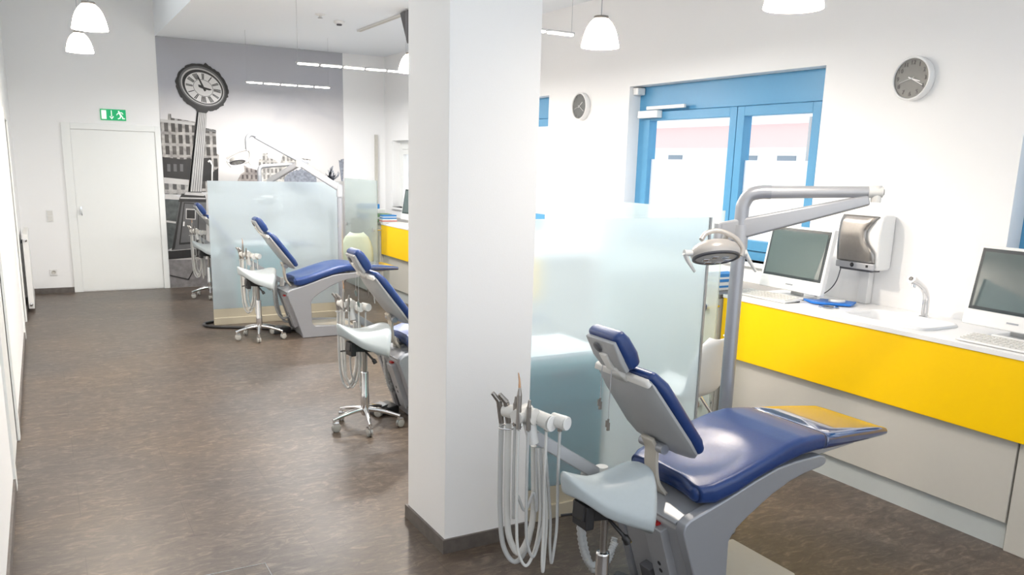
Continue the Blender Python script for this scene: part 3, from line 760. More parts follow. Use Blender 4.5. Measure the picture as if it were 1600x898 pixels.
# faucet
fa = thing('faucet', 'curved chrome sensor faucet on the nearest worktop', 'faucet', (4.365, 2.865, ZW))
MB().lathe([(.001, .010), (.027, .010), (.030, .004), (.030, 0), (.001, 0)]).build('base_plate', M['chrome'], fa)
MB().tube([(0, 0, .005), (0, 0, .07), (-.005, .0, .12), (-.035, .0, .165), (-.08, 0, .195), (-.125, 0, .215)], .0185, 20, 8).build('spout', M['chrome'], fa)
nz = MB().cyl((-.122, 0, .214), (-.165, 0, .232), .022, .024, 24).build('head', M['chrome'], fa)
MB().cyl((-.1655, 0, .2322), (-.168, 0, .2332), .013, .013, 20).build('sensor', M['black'], nz)
MB().cyl((-.125, 0, .205), (-.135, 0, .180), .010, .012, 16).build('outlet', M['chrome'], nz)
# small blue packet and pen by the right computer
pk = box(0, .04, 0, .075, 0, .02).build('packet', M['blue_box'], None, .002); pk.location = (4.10, 2.22, ZW); pk.rotation_euler = (0, 0, .3)
tag(pk, 'small light blue packet by the rightmost computer', 'packet')
pk.location = (4.115, 2.075, ZW+.0)
pn = MB().cyl((0, 0, .004), (.10, .035, .004), .004, .004, 10).build('pen', M['darkgrey']); pn.location = (4.12, 2.00, ZW)
tag(pn, 'dark pen lying by the rightmost keyboard', 'pen')

# ------------------------------------------------------------ wall clocks
def wall_clock(y_, z_, label, full):
    r = thing('wall_clock', label, 'clock', (XR, y_, z_), group='round grey faced wall clocks')
    R0 = .124
    MB().lathe([(.001, .001), (R0-.002, .001), (R0, .006), (R0, .045), (R0-.004, .050), (R0-.012, .050), (R0-.013, .040)], (0, 0, 0), (-1, 0, 0), 56).build('rim', M['white'], r)
    MB().lathe([(.001, .040), (R0-.0125, .040)], (0, 0, 0), (-1, 0, 0), 48).build('face', M['clockface'], r)
    if full:
        for k in range(12):
            t = -2*pi*(k+1)/12
            c = bpy.data.curves.new('numeral', 'FONT'); c.body = str(k+1); c.size = .034; c.extrude = .0008; c.align_x = 'CENTER'; c.align_y = 'CENTER'
            o = bpy.data.objects.new('numeral', c)
            me = bpy.data.meshes.new_from_object(o); me.materials.append(M['clocknum'])
            bpy.data.objects.remove(o)
            o = bpy.data.objects.new('numeral', me); COL.objects.link(o); o.parent = r
            # facing -X: text x axis -> -Y world, text y -> Z
            o.matrix_local = Matrix(((0, 0, -1, -.0415), (-1, 0, 0, sin(t)*.088*1), (0, 1, 0, cos(t)*.088), (0, 0, 0, 1)))
            o.matrix_local = Matrix(((0, 0, -1, -.0415), (-1, 0, 0, -(-sin(t))*.088), (0, 1, 0, cos(t)*.088), (0, 0, 0, 1)))
    else:
        tk = MB()
        for k in range(12):
            t = 2*pi*k/12; tk.obox((-.0412, sin(t)*.096, cos(t)*.096), (0, sin(t), cos(t)), (1, 0, 0), (0, cos(t), -sin(t)), .008, .0006, .0018)
        tk.build('hour_marks', M['clocknum'], r)
    def hand(name, deg, l, w, back, mat, x_):
        t = radians(deg); d_ = V((0, -sin(t), cos(t)))
        MB().obox(V((x_, 0, 0))+d_*(l-back)/2, d_, (1, 0, 0), d_.cross(V((1, 0, 0))), (l+back)/2, .0006, w).build(name, mat, r)
    hand('hour_hand', 108 if full else 55, .062, .0028, .02, M['white'], -.043)
    hand('minute_hand', 118 if full else 122, .088, .0022, .02, M['white'], -.0445)
    hand('second_hand', 252, .075, .0008, .02, M['white'], -.046)
    MB().cyl((-.040, 0, 0), (-.047, 0, 0), .005, .005, 14).build('hub', M['silver'], r)
    return r
wall_clock(3.205, 2.297, 'round wall clock with numerals, right of the blue window', True)
wall_clock(6.635, 2.296, 'round wall clock between the two blue windows, next to the pillar', False)

# ------------------------------------------------------------ pendant lamps and strip lights
def pendant(label, loc, rr, ztop, power=62):
    r = thing('pendant_lamp', label, 'lamp', loc, group='opal glass pendant lamps')
    h = rr*1.45
    prof = [(rr, 0), (rr*.985, .01), (rr*.94, h*.22), (rr*.86, h*.45), (rr*.74, h*.66), (rr*.58, h*.84), (rr*.42, h*.95), (rr*.36, h*1.0)]
    s_ = MB().lathe(prof, n=40).build('lamp_shade', M['shade'], r)
    md = s_.modifiers.new('s', 'SOLIDIFY'); md.thickness = .0
    s_.modifiers.clear()
    MB().lathe([(.001, h+.012), (rr*.38, h+.012), (rr*.40, h+.004), (rr*.40, h-.004), (rr*.36, h-.004)], n=30).build('top_cap', M['steel_dark'], r)
    MB().cyl((0, 0, h+.012), (0, 0, ztop-loc[2]), .003, .003, 8).build('cord', M['silver2'], r)
    MB().lathe([(.001, h*.9), (.02, h*.88), (.03, h*.7), (.03, h*.55), (.018, h*.45), (.001, h*.42)], n=20).build('bulb', M['bulb'], r)
    l = bpy.data.lights.new('pendant_light', 'POINT'); l.energy = power; l.color = (1, .88, .75); l.shadow_soft_size = .05
    lo = bpy.data.objects.new('pendant_light', l); COL.objects.link(lo); lo.location = (loc[0], loc[1], loc[2]+h*.25)
pendant('pendant lamp hanging over the corridor, the nearer and higher of the two', (.350, 6.0, 2.50), .104, 4.05)
pendant('pendant lamp hanging over the corridor, the farther and lower of the two', (.378, 8.0, 2.565), .104, 4.05)
pendant('pendant lamp hanging right of the pillar beside the blue window', (2.81, 4.0, 2.405), .106, ZC)
pendant('pendant lamp cut off by the top edge of the photo', (2.42, 2.25, 2.325), .106, ZC, 24)
pendant('pendant lamp half hidden behind the left side of the pillar', (2.87, 6.9, 2.50), .104, ZC)
def strip(label, x0, x1, y_, z_, n=5, power=42):
    r = thing('strip_light', label, 'lamp', (x0, y_, z_), group='slim suspended strip lights')
    L_ = x1-x0
    b_ = MB().box(0, L_, -.012, .012, 0, .014); b_.build('rail', M['silver2'], r, .002)
    sl = L_/n
    for k in range(n): box(k*sl+.02, (k+1)*sl-.012, -.016, .016, -.010, .001).build('light_tube', M['bulb'], r)
    for x_ in (.02, L_-.02): MB().cyl((x_, 0, .014), (x_, 0, ZC-z_), .0015, .0015, 6).build('wire', M['silver2'], r)
    l = bpy.data.lights.new('strip_area', 'AREA'); l.shape = 'RECTANGLE'; l.size = L_*.95; l.size_y = .03; l.energy = power; l.color = (1, .975, .955)
    lo = bpy.data.objects.new('strip_area', l); COL.objects.link(lo); lo.location = (x0+L_/2, y_, z_-.012)
strip('strip light over the third chair, the upper one crossing the picture edge', 2.174, 3.30, 8.0, 2.622)
strip('strip light in front of the picture, the lower and farther one', 2.24, 3.28, 10.5, 2.63, power=36)
strip('strip light right of the pillar near the pendant lamp', 2.16, 3.29, 5.0, 2.632)
tr = thing('ceiling_rail', 'thin pale rail on the low ceiling left of the pillar', 'rail', (3.36, 8.2, ZC))
box(-.02, .02, 0, 1.43, -.02, -.001).build('rail', M['offwhite'], tr)
box(-.015, .015, .05, 1.38, -.024, -.020).build('slot', M['cabgrey'], tr)
sd = thing('smoke_detector', 'small white smoke detector with dark lens on the low ceiling', 'detector', (2.98, 9.17, ZC))
MB().lathe([(.06, -.001), (.06, -.018), (.045, -.03), (.001, -.03)]).build('housing', M['white'], sd)
MB().lathe([(.03, -.03), (.028, -.045), (.001, -.047)]).build('lens', M['darkgrey'], sd)
sp_ = thing('sprinkler', 'white round fitting on the low ceiling left of the smoke detector', 'ceiling fitting', (2.68, 8.87, ZC))
MB().lathe([(.055, -.001), (.05, -.01), (.02, -.014), (.014, -.035), (.001, -.036)]).build('housing', M['white'], sp_)
MB().lathe([(.026, -.036), (.026, -.04), (.001, -.04)]).build('plate', M['silver2'], sp_)
pj = thing('loudspeaker', 'dark wedge shaped box hung below the ceiling, behind the pillar top', 'loudspeaker', (3.40, 8.1, 3.02))
MB().prism([(-.10, .19), (.22, .19), (.22, .05), (-.02, -.10)], -.12, .12).build('housing', M['darkgrey'], pj, .01)
MB().cyl((.06, 0, .19), (.06, 0, .199), .04).build('mount', M['darkgrey'], pj)

# ------------------------------------------------------------ dental chair
def make_chair(label, loc, rz=0):
    r = thing('dental_chair', label, 'dental chair', loc, rz, group='blue and silver dental chairs in a row')
    ox = -2.0
    def X(P): return [(x+ox, z) for x, z in P]
    outline = X([(2.10, 0.0), (2.095, .03), (2.02, .26), (1.955, .440), (1.962, .470), (1.985, .487), (2.15, .535), (2.30, .586), (2.42, .620), (2.52, .632), (2.655, .636), (2.688, .627), (2.698, .610), (2.69, .592), (2.66, .583),
                 (2.58, .573), (2.50, .553), (2.40, .513), (2.28, .445), (2.215, .400), (2.19, .36), (2.195, .150), (2.225, .118), (2.60, .098), (2.645, .085), (2.66, .0)])
    for s_, (a, b) in (('n', (-.235, -.185)), ('f', (.185, .235))):
        MB().prism(outline, a, b).build('side_frame', M['silver'], r, .008)
    core = X([(2.115, 0.0), (2.03, .26), (1.975, .425), (1.985, .445), (2.15, .49), (2.32, .55), (2.50, .60), (2.66, .60), (2.60, .575), (2.50, .545), (2.28, .44), (2.18, .38), (2.16, .30), (2.16, 0)])
    MB().prism(core, -.186, .186).build('base', M['silver2'], r, .006)
    # lid between the frames, sloping up to the seat
    MB().prism(X([(1.962, .448), (2.13, .50), (2.13, .515), (1.955, .462)]), -.182, .182).build('base_lid', M['silver2'], r, .004)
    MB().box(.165, .645, -.184, .184, 0, .096).build('floor_plate', M['beige'], r, .006)
    # control panel on the end face
    t = V((.145, 0, -.44)).normalized(); nn = V((-.44, 0, -.145)).normalized()
    c0 = V((2.035-2.0-.004, -.02, .225))
    cp = MB().obox(V((.020, -.06, .25)), t, (0, 1, 0), nn, .165, .055, .022).build('control_panel', M['silver2'], r, .006)
    MB().obox(V((-.030, -.06, .415))+V((0, 0, -.002)), (1, 0, 0), (0, 1, 0), (0, 0, 1), .012, .02, .006).build('power_switch', M['red'], cp, .002)
    for k in range(2):
        MB().cyl(V((.022, -.06, .25))+t*(.01+k*.035)+nn*.02, V((.022, -.06, .25))+t*(.01+k*.035)+nn*.025, .010, .010, 16).build('port', M['black'], cp)
    MB().obox(V((.055, .05, .12)), t, (0, 1, 0), nn, .05, .035, .02).build('outlet_cover', M['darkgrey'], cp, .004)
    # seat cushion
    st = []
    S_ = [(2.035, .590, .525, .200), (2.10, .606, .524, .235), (2.20, .634, .553, .245), (2.30, .664, .592, .246), (2.40, .692, .618, .244), (2.48, .712, .635, .240), (2.56, .722, .648, .236), (2.64, .719, .650, .228), (2.715, .711, .645, .220)]
    for i, (x, zt, zb, hw) in enumerate(S_):
        a = S_[max(0, i-1)]; b = S_[min(len(S_)-1, i+1)]
        tg = V((b[0]-a[0], 0, (b[1]+b[2]-a[1]-a[2])/2)).normalized(); up_ = V((-tg.z, 0, tg.x))
        st.append((V((x-2, 0, (zt+zb)/2)), (0, 1, 0), up_, hw, (zt-zb)/2*up_.z, .026))
    def dent(p):
        x, y_ = p.x+2, p.y
        top = p.z > .57+.3*max(0, x-2.1)*.35
        e = ((x-2.23)/.155)**2+((y_)/.15)**2
        if p.z > .585+.25*(x-2.1)*.9 and e < 1.6: q_ = (1.6-e)/1.6; p = V((p.x, p.y, p.z-.016*q_*q_*(3-2*q_)))
        if x < 2.08: p = V((p.x+.045*max(0, 1-(y_/.16)**2)*max(0, (2.08-x)/.05), p.y, p.z))
        return p
    st2 = []
    for i in range(len(st)-1):
        for k in range(5):
            t_ = k/5; A, B = st[i], st[i+1]
            st2.append((A[0].lerp(B[0], t_), A[1], V(A[2]).lerp(V(B[2]), t_), A[3]*(1-t_)+B[3]*t_, A[4]*(1-t_)+B[4]*t_, A[5]))
    st2.append(st[-1])
    MB().loft(st2, nseg=5, flatn=18, cap_r=.022, deform=dent).build('seat_cushion', M['blue'], r)
    # foot end under glossy foil
    F_ = [(2.706, .712, .645, .221), (2.80, .706, .642, .216), (2.90, .699, .638, .208), (3.00, .690, .635, .200), (3.09, .680, .636, .192), (3.14, .668, .636, .185)]
    st = [(V((x-2, 0, (a+b)/2)), (0, 1, 0), (.08, 0, 1), hw, (a-b)/2, .026) for x, a, b, hw in F_]
    MB().loft(st, nseg=5, flatn=10, cap_r=.008).build('foot_cover', M['bluefoil'], r)
    MB().prism(X([(2.60, .645), (2.66, .603), (2.72, .597), (2.96, .618), (3.02, .637), (3.0, .64), (2.8, .645)]), -.155, .155).build('foot_support', M['silver2'], r, .006)
    # backrest: plane from (2.055,.70) up to (1.815,1.02)
    B0 = V((.062, 0, .695)); B1 = V((-.185, 0, 1.02)); d_ = (B1-B0).normalized(); n_ = V((d_.z, 0, -d_.x))   # n_ points up/right (patient side)
    Lb = (B1-B0).length
    def BP(s_, y_, k): return B0+d_*s_+V((0, y_, 0))+n_*k
    # shell: thin, with bevelled hexagonal back
    secs = [(-.005, .150, .012), (.03, .183, .020), (.10, .19, .026), (.30, .178, .026), (Lb-.03, .172, .020), (Lb-.002, .160, .010)]
    vs = []; fs = []
    for s_, hw, th in secs:
        prof = [(-hw, 0), (-hw, -th*.45), (-hw+.022, -th), (-.06, -th-.008), (.06, -th-.008), (hw-.022, -th), (hw, -th*.45), (hw, 0)]
        for y_, k in prof: vs.append(BP(s_, y_, k))
    n8 = 8
    for i in range(len(secs)-1):
        for k in range(n8): fs.append((i*n8+k, i*n8+(k+1) % n8, (i+1)*n8+(k+1) % n8, (i+1)*n8+k))
    fs += [tuple(range(n8)), tuple(range((len(secs)-1)*n8+n8-1, (len(secs)-1)*n8-1, -1))]
    bs = MB().add(vs, fs).build('backrest_shell', M['shell'], r, .007)
    MB().loft([(BP(Lb+.004, 0, -.008), (0, 1, 0), n_, .158, .010, .008), (BP(Lb-.018, 0, -.016), (0, 1, 0), n_, .166, .0115, .008)], cap_r=.005).build('top_trim', M['offwhite'], bs)
    MB().loft([(BP(.005, 0, .024), (0, 1, 0), n_, .178, .022, .02), (BP(.06, 0, .026), (0, 1, 0), n_, .188, .025, .022), (BP(.30, 0, .026), (0, 1, 0), n_, .185, .025, .022), (BP(Lb-.06, 0, .026), (0, 1, 0), n_, .182, .025, .022), (BP(Lb+.012, 0, .018), (0, 1, 0), n_, .165, .020, .018)], cap_r=.02).build('backrest_cushion', M['blue'], r)
    # headrest
    H0 = V((-.218, 0, 1.030)); H1 = V((-.296, 0, 1.152)); hd = (H1-H0).normalized(); hn = V((hd.z, 0, -hd.x)); Lh = (H1-H0).length
    MB().loft([(H0+hd*.0+hn*.036, (0, 1, 0), hn, .088, .030, .022), (H0+hd*.05+hn*.036, (0, 1, 0), hn, .093, .034, .022), (H0+hd*(Lh-.03)+hn*.034, (0, 1, 0), hn, .092, .032, .022), (H1+hd*.012+hn*.030, (0, 1, 0), hn, .090, .026, .02)], cap_r=.016).build('headrest_cushion', M['blue'], r)
    hs = MB().loft([(H0+hd*.004, (0, 1, 0), hn, .078, .010, .006), (H0+hd*.06+hn*-.004, (0, 1, 0), hn, .084, .012, .006), (H1-hd*.004, (0, 1, 0), hn, .086, .008, .006)], cap_r=.004).build('headrest_shell', M['shell'], r)
    MB().lathe([(.001, .006), (.018, .006), (.022, .002), (.022, 0)], H0+hd*.105-hn*.012+V((0, .025, 0)), -hn, 24).build('knob', M['darkgrey'], hs)
    MB().loft([(H0+hd*.01-hn*.016, (0, 1, 0), hn, .022, .006, .004), (H0+hd*.085-hn*.018, (0, 1, 0), hn, .022, .006, .004)], cap_r=.004).build('lock_plate', M['offwhite'], hs)
    MB().loft([(BP(Lb-.02, 0, -.02), (0, 1, 0), n_, .045, .012, .008), (H0+hd*.02-hn*.008, (0, 1, 0), hn, .032, .010, .008)]).build('headrest_mount', M['offwhite'], r)
    # curved bracket carrying the backrest
    MB().tube([(.0, .03, .775), (.01, .03, .71), (.0, .03, .64), (.015, .03, .56), (.05, .03, .49)], .02, 4, 8, flat=(1, 0, 1))
    pts = catmull([V((-.032, .02, .735)), V((-.008, .02, .685)), V((-.004, .02, .62)), V((.012, .02, .55)), V((.055, .02, .495))], 6)
    stt = []
    for i, p in enumerate(pts):
        tg = (pts[min(i+1, len(pts)-1)]-pts[max(0, i-1)]).normalized(); nn_ = V((tg.z, 0, -tg.x)); stt.append((p, (0, 1, 0), nn_, .036, .008, .004))
    MB().loft(stt, nseg=2, flatn=2).build('backrest_bracket', M['beige'], r)
    MB().cyl((-.0, -.05, .70), (-.0, .09, .70), .02).build('hinge', M['silver'], r)
    return r
chair = make_chair('dental chair nearest the camera, right of the pillar', (2.0, 2.34, 0))
clone(chair, 'dental chair partly hidden behind the left side of the pillar', (2.02, 5.17, 0))
clone(chair, 'dental chair in the middle distance, shown whole before the far partition', (2.065, 8.20, 0))
clone(chair, 'dental chair behind the far frosted partition, nearest the back wall', (1.93, 10.80, 0))
# bib chains
def bib_chain(label, loc):
    r = thing('bib_chain', label, 'bib chain', loc, group='bib chains hung on the headrests')
    zt = 1.055
    for y_, x_, ln in ((.06, -.222, .10), (.0, -.225, .165)):
        MB().tube([(-.222, y_*.5+.02, zt-.005), (x_-.012, y_, zt-.03), (x_-.014, y_, zt-.05-ln*.5), (x_-.014, y_, zt-.05-ln)], .0018, 6).build('cord', M['silver2'], r)
        z0 = zt-.05-ln
        c_ = MB().cyl((x_-.014, y_, z0), (x_-.014, y_, z0-.018), .004, .0035, 10); c_.box(x_-.018, x_-.008, y_-.0035, y_+.0035, z0-.045, z0-.015); c_.box(x_-.024, x_-.018, y_-.003, y_+.003, z0-.03, z0-.005)
        c_.build('clip', M['steel_dark'], r)
    MB().tube([(-.222, .045, zt-.005), (-.21, .0, zt+.0), (-.222, -.02, zt-.005)], .0018, 6).build('neck_loop', M['silver2'], r)
    return r
bc = bib_chain('bib chain with two clips hanging behind the nearest chair', (2.0, 2.34, 0))
clone(bc, 'bib chain hanging behind the chair that the pillar partly hides', (2.02, 5.17, 0))

# ------------------------------------------------------------ saddle stool
def make_stool(label, loc, rz=0):
    r = thing('saddle_stool', label, 'stool', loc, rz, group='grey saddle stools on chrome castor bases')
    # seat: u along -x (pommel) to +x (cantle)
    NU, NV = 26, 24
    def top(u, v):                       # u 0..1, v -1..1
        x = -.195+.385*u
        hw = .048+.152*(max(0, u-.03)**.8) if u < .9 else .048+.152*(.87**.8)
        hw *= sqrt(max(0, 1-((u-.5)/.5)**8))*.98+.02
        crown = .656+.024*max(0, (.35-u)/.35)**1.3-.012*sin(pi*min(1, u/.7))+.045*max(0, (u-.35)/.5)**1.4
        crown += .048*max(0, 1-u/.8)**1.25+.010*sin(pi*min(1, u/.7))
        if u > .80: crown -= .30*(u-.80)**1.5+0.25*max(0, u-.93)
        drop = (.020+.170*u**1.1)*abs(v)**2.7
        groove = 0
        return V((x-.06*abs(v)**3*u**2.5, hw*v*(1-.06*abs(v)**3), crown-drop+groove))
    def bot(u, v):
        p = top(u, v); k = .074+.004*u
        return V((p.x*.97+.0, p.y*.93, p.z-k*(1-.55*abs(v)**3)-.008))
    vs = []; fs = []
    for g in (top, bot):
        for i in range(NU+1):
            for j in range(NV+1):
                vs.append(g(i/NU, -1+2*j/NV))
    W_ = NV+1; O = (NU+1)*W_
    for i in range(NU):
        for j in range(NV):
            a = i*W_+j; fs.append((a, a+1, a+W_+1, a+W_)); fs.append((O+a, O+a+W_, O+a+W_+1, O+a+1))
    for i in range(NU):
        a = i*W_; fs.append((a, a+W_, O+a+W_, O+a)); a = i*W_+NV; fs.append((a, O+a, O+a+W_, a+W_))
    for j in range(NV):
        fs.append((j, O+j, O+j+1, j+1)); a = NU*W_+j; fs.append((a, a+1, O+a+1, O+a))
    so_ = MB().add(vs, fs, True).build('seat', M['saddle'], r)
    md = so_.modifiers.new('s', 'SUBSURF'); md.levels = 1; md.render_levels = 1
    # mechanism
    mm = MB().obox((-.035, 0, .555), (1, 0, -.12), (0, 1, 0), (.12, 0, 1), .085, .035, .030)
    mm.obox((-.095, 0, .548), (1, 0, 0), (0, 1, 0), (0, 0, 1), .018, .045, .045)
    mm.build('tilt_mechanism', M['black'], r, .006)
    MB().tube([(-.01, -.03, .530), (.0, -.075, .505), (.02, -.10, .475), (.028, -.105, .458)], lambda t: .006+.006*(t > .6)+.003*t, 12).build('lever', M['black'], r)
    MB().cyl((-.06, .04, .53), (-.13, .09, .515), .005, .005, 8).build('lever', M['black'], r)
    MB().cyl((0, 0, .54), (0, 0, .35), .013, .013, 20).build('gas_spring', M['steel'], r)
    MB().lathe([(.013, .385), (.024, .383), (.025, .375), (.025, .24), (.028, .23), (.030, .10), (.022, .085), (.001, .085)], n=28).build('column', M['chrome'], r)
    for k in range(5):
        a = 2*pi*k/5+radians(-35); c_, s_ = cos(a), sin(a)
        lg = MB().tube([(c_*.02, s_*.02, .125), (c_*.09, s_*.09, .118), (c_*.17, s_*.17, .100), (c_*.232, s_*.232, .082)], lambda t: .017-.006*t, 12)
        lo = lg.build('leg', M['chrome'], r)
        # castor, set below the leg end
        b_ = a+radians(50+k*37); q_ = V((cos(b_), sin(b_), 0)); p_ = V((-q_.y, q_.x, 0)); c0 = V((c_*.225, s_*.225, .029))+q_*.014
        w_ = MB()
        for sg in (-1, 1):
            o1 = c0+p_*sg*.010
            w_.lathe([(.001, -.007), (.022, -.007), (.0285, -.004), (.0285, .004), (.022, .007), (.001, .007)], o1, p_, 24)
        w_.build('castor_wheel', M['wheel'], lo)
        cf_ = MB().cyl((c_*.225, s_*.225, .088), (c_*.225, s_*.225, .055), .009, .009, 12)
        cf_.lathe([(.0295, -.0015), (.032, -.0015), (.032, .0015), (.0295, .0015)], c0, p_, 20)
        cf_.obox(c0+V((0, 0, .030)), q_, p_, (0, 0, 1), .018, .016, .004)
        cf_.build('castor_fork', M['chrome'], lo)
    return r
stool = make_stool('grey saddle stool nearest the camera, in front of the nearest chair', (1.735, 2.20, .035))
stool.location = (1.675, 2.215, 0)
clone(stool, 'grey saddle stool just left of the pillar, standing in the corridor', (1.775, 5.05, 0), radians(6))
clone(stool, 'grey saddle stool in front of the far partition', (1.775, 8.12, 0), radians(3))
clone(stool, 'grey saddle stool half hidden by the far partition, before the picture', (1.775, 10.83, 0), radians(8))

# ------------------------------------------------------------ instrument unit
def make_unit(label, loc, rz=0):
    r = thing('instrument_unit', label, 'instrument unit', loc, rz, group='instrument holders with hanging hoses')
    e = V((.38, -.92, 0)).normalized(); f = V((-e.y, e.x, 0)); e = e*.84; f = f*.9    # e along the bar, f to the right/back
    Z = .815
    # holder bodies
    h1 = MB(); h1.cyl(-e*.135+V((0, 0, Z)), e*.03+V((0, 0, Z+.005)), .023, .030, 24); h1.cyl(-e*.03+f*.03+V((0, 0, Z+.01)), -e*.03+f*-.05+V((0, 0, Z+.002)), .030, .026, 24)
    h1.cyl(e*.0+f*.05+V((0, 0, Z-.01)), e*.10+f*.02+V((0, 0, Z-.012)), .026, .030, 24)
    h1.cyl(e*.08+f*.055+V((0, 0, Z-.005)), e*.155+f*.05+V((0, 0, Z-.008)), .024, .026, 24)
    ho = h1.build('holder', M['offwhite'], r, .004)
    for c_, rr in ((e*.101+f*.0195+V((0, 0, Z-.012)), .029), (e*.156+f*.05+V((0, 0, Z-.008)), .025)):
        MB().cyl(c_, c_+e*.004, rr, rr*.94, 24).build('end_cap', M['white'], ho)
    MB().cyl((0, 0, Z-.02), (.02, 0, Z-.10), .024, .020, 20).build('neck', M['white'], r)
    # arm to the chair
    MB().loft([((.02, .0, Z-.075), (0, 1, 0), (.6, 0, .8), .013, .024, .006), ((.315, -.0, .545), (0, 1, 0), (.6, 0, .8), .013, .024, .006)], cap_r=.005).build('arm', M['silver2'], r)
    MB().cyl((.33, .0, .575), (.33, .0, .49), .024, .024, 20).build('arm_joint', M['offwhite'], r)
    MB().loft([((.33, -.0, .505), (0, 1, 0), (0, 0, 1), .016, .016, .006), ((.50, -.0, .42), (0, 1, 0), (0, 0, 1), .016, .016, .006)]).build('lower_arm', M['silver'], r)
    # wire ring
    rg = [V((0, 0, Z-.055))-e*.10+V((cos(2*pi*k/24)*.045, sin(2*pi*k/24)*.03, 0)) for k in range(25)]
    MB().tube(rg, .003, 8, 1, smooth_path=False).build('wire_ring', M['chrome'], r)
    # instruments: position along the bar, offset, kind
    spec = [(-.150, .0, 'suction', .0125, .19), (-.115, .005, 'thick', .016, .17), (-.055, -.025, 'short', .008, .40), (-.02, -.045, 'tall', .008, .22), (.02, -.03, 'mid', .008, .25), (.075, .02, 'slot', .0075, .21), (.125, .045, 'slot', .0075, .20)]
    for i, (s_, o_, kd, rr, zb) in enumerate(spec):
        p = e*s_+f*o_; zt = Z+.0
        hm = MB()
        if kd in ('suction', 'thick'):
            hm.cyl(p+V((0, 0, zt-.05)), p+V((-.012, .0, zt+.035)), .010, .011, 16); hm.cyl(p+V((-.012, 0, zt+.035)), p+V((-.035, .01, zt+.065)), .011, .008, 16); mt = M['steel']
        elif kd == 'tall':
            hm.cyl(p+V((0, 0, zt-.04)), p+V((0, 0, zt+.085)), .009, .009, 16); hm.cyl(p+V((0, 0, zt+.085)), p+V((0, 0, zt+.115)), .009, .004, 16); mt = M['steel']
        elif kd == 'slot':
            hm.cyl(p+V((0, 0, zt-.04)), p+V((0, 0, zt-.01)), .009, .010, 16); mt = M['steel']
        else:
            hm.cyl(p+V((0, 0, zt-.04)), p+V((0, 0, zt+.045)), .0085, .009, 16); hm.cyl(p+V((0, 0, zt+.045)), p+V((.002, 0, zt+.07)), .007, .005, 16); mt = M['steel_dark']
        ho_ = hm.build('handpiece', mt, r)
        if kd == 'tall': MB().tube([p+V((0, 0, zt+.112)), p+V((0, .002, zt+.135)), p+V((-.004, .004, zt+.165))], lambda t: .005-.003*t, 10).build('tip', M['handtip'], ho_)
        tgt = V((.03+.008*i, .02-.01*i, 0))
        if kd == 'thick' or kd == 'suction': tgt = V((.05, .03, 0))
        low = .22+.02*((i*7) % 5)+(.15 if kd == 'short' else 0); w_ = p.lerp(tgt, .5)
        pts = [p+V((0, 0, zt-.045)), p+V((.0, .0, zt-.2)), p+V((.004, 0, .42)), p.lerp(tgt, .15)+V((0, 0, low+.06)), w_+V((0, 0, low)), p.lerp(tgt, .85)+V((0, 0, low+.07)), tgt+V((0, 0, .45)), tgt*.7+V((0, 0, Z-.12))]
        MB().tube(pts, rr*(.72 if kd not in ('thick', 'suction') else .75), 10, 7).build('hose', M['hose_w'] if i % 2 else M['hose'], ho_)
    # corrugated hoses down to the base
    for k, (dx, dy, low) in enumerate(((.0, 0, .15), (.03, .03, .11))):
        pts = [V((.26+dx, .01+dy, .58)), V((.25+dx, .02+dy, .42)), V((.27+dx, .02+dy, .25)), V((.33+dx, .03+dy, low)), V((.41+dx, .04+dy, low+.02)), V((.45+dx*.5, .04+dy, .22))]
        P_ = catmull(pts, 22); 
        MB().tube(P_, (lambda t: .0125+.0022*sin(t*len(P_)*2.1)), 10, 1, smooth_path=False).build('corrugated_hose', M['hose'], r)
    return r
unit = make_unit('instrument holder nearest the camera with many hoses hanging beside the pillar', (1.455, 2.37, .055))
unit.location = (1.45, 2.39, .06)
clone(unit, 'instrument holder standing left of the pillar above the second stool', (1.75, 5.25, -.015))
clone(unit, 'instrument holder before the far frosted partition', (1.735, 8.34, -.01))
clone(unit, 'instrument holder left of the far partition, before the picture', (1.67, 11.02, 0))

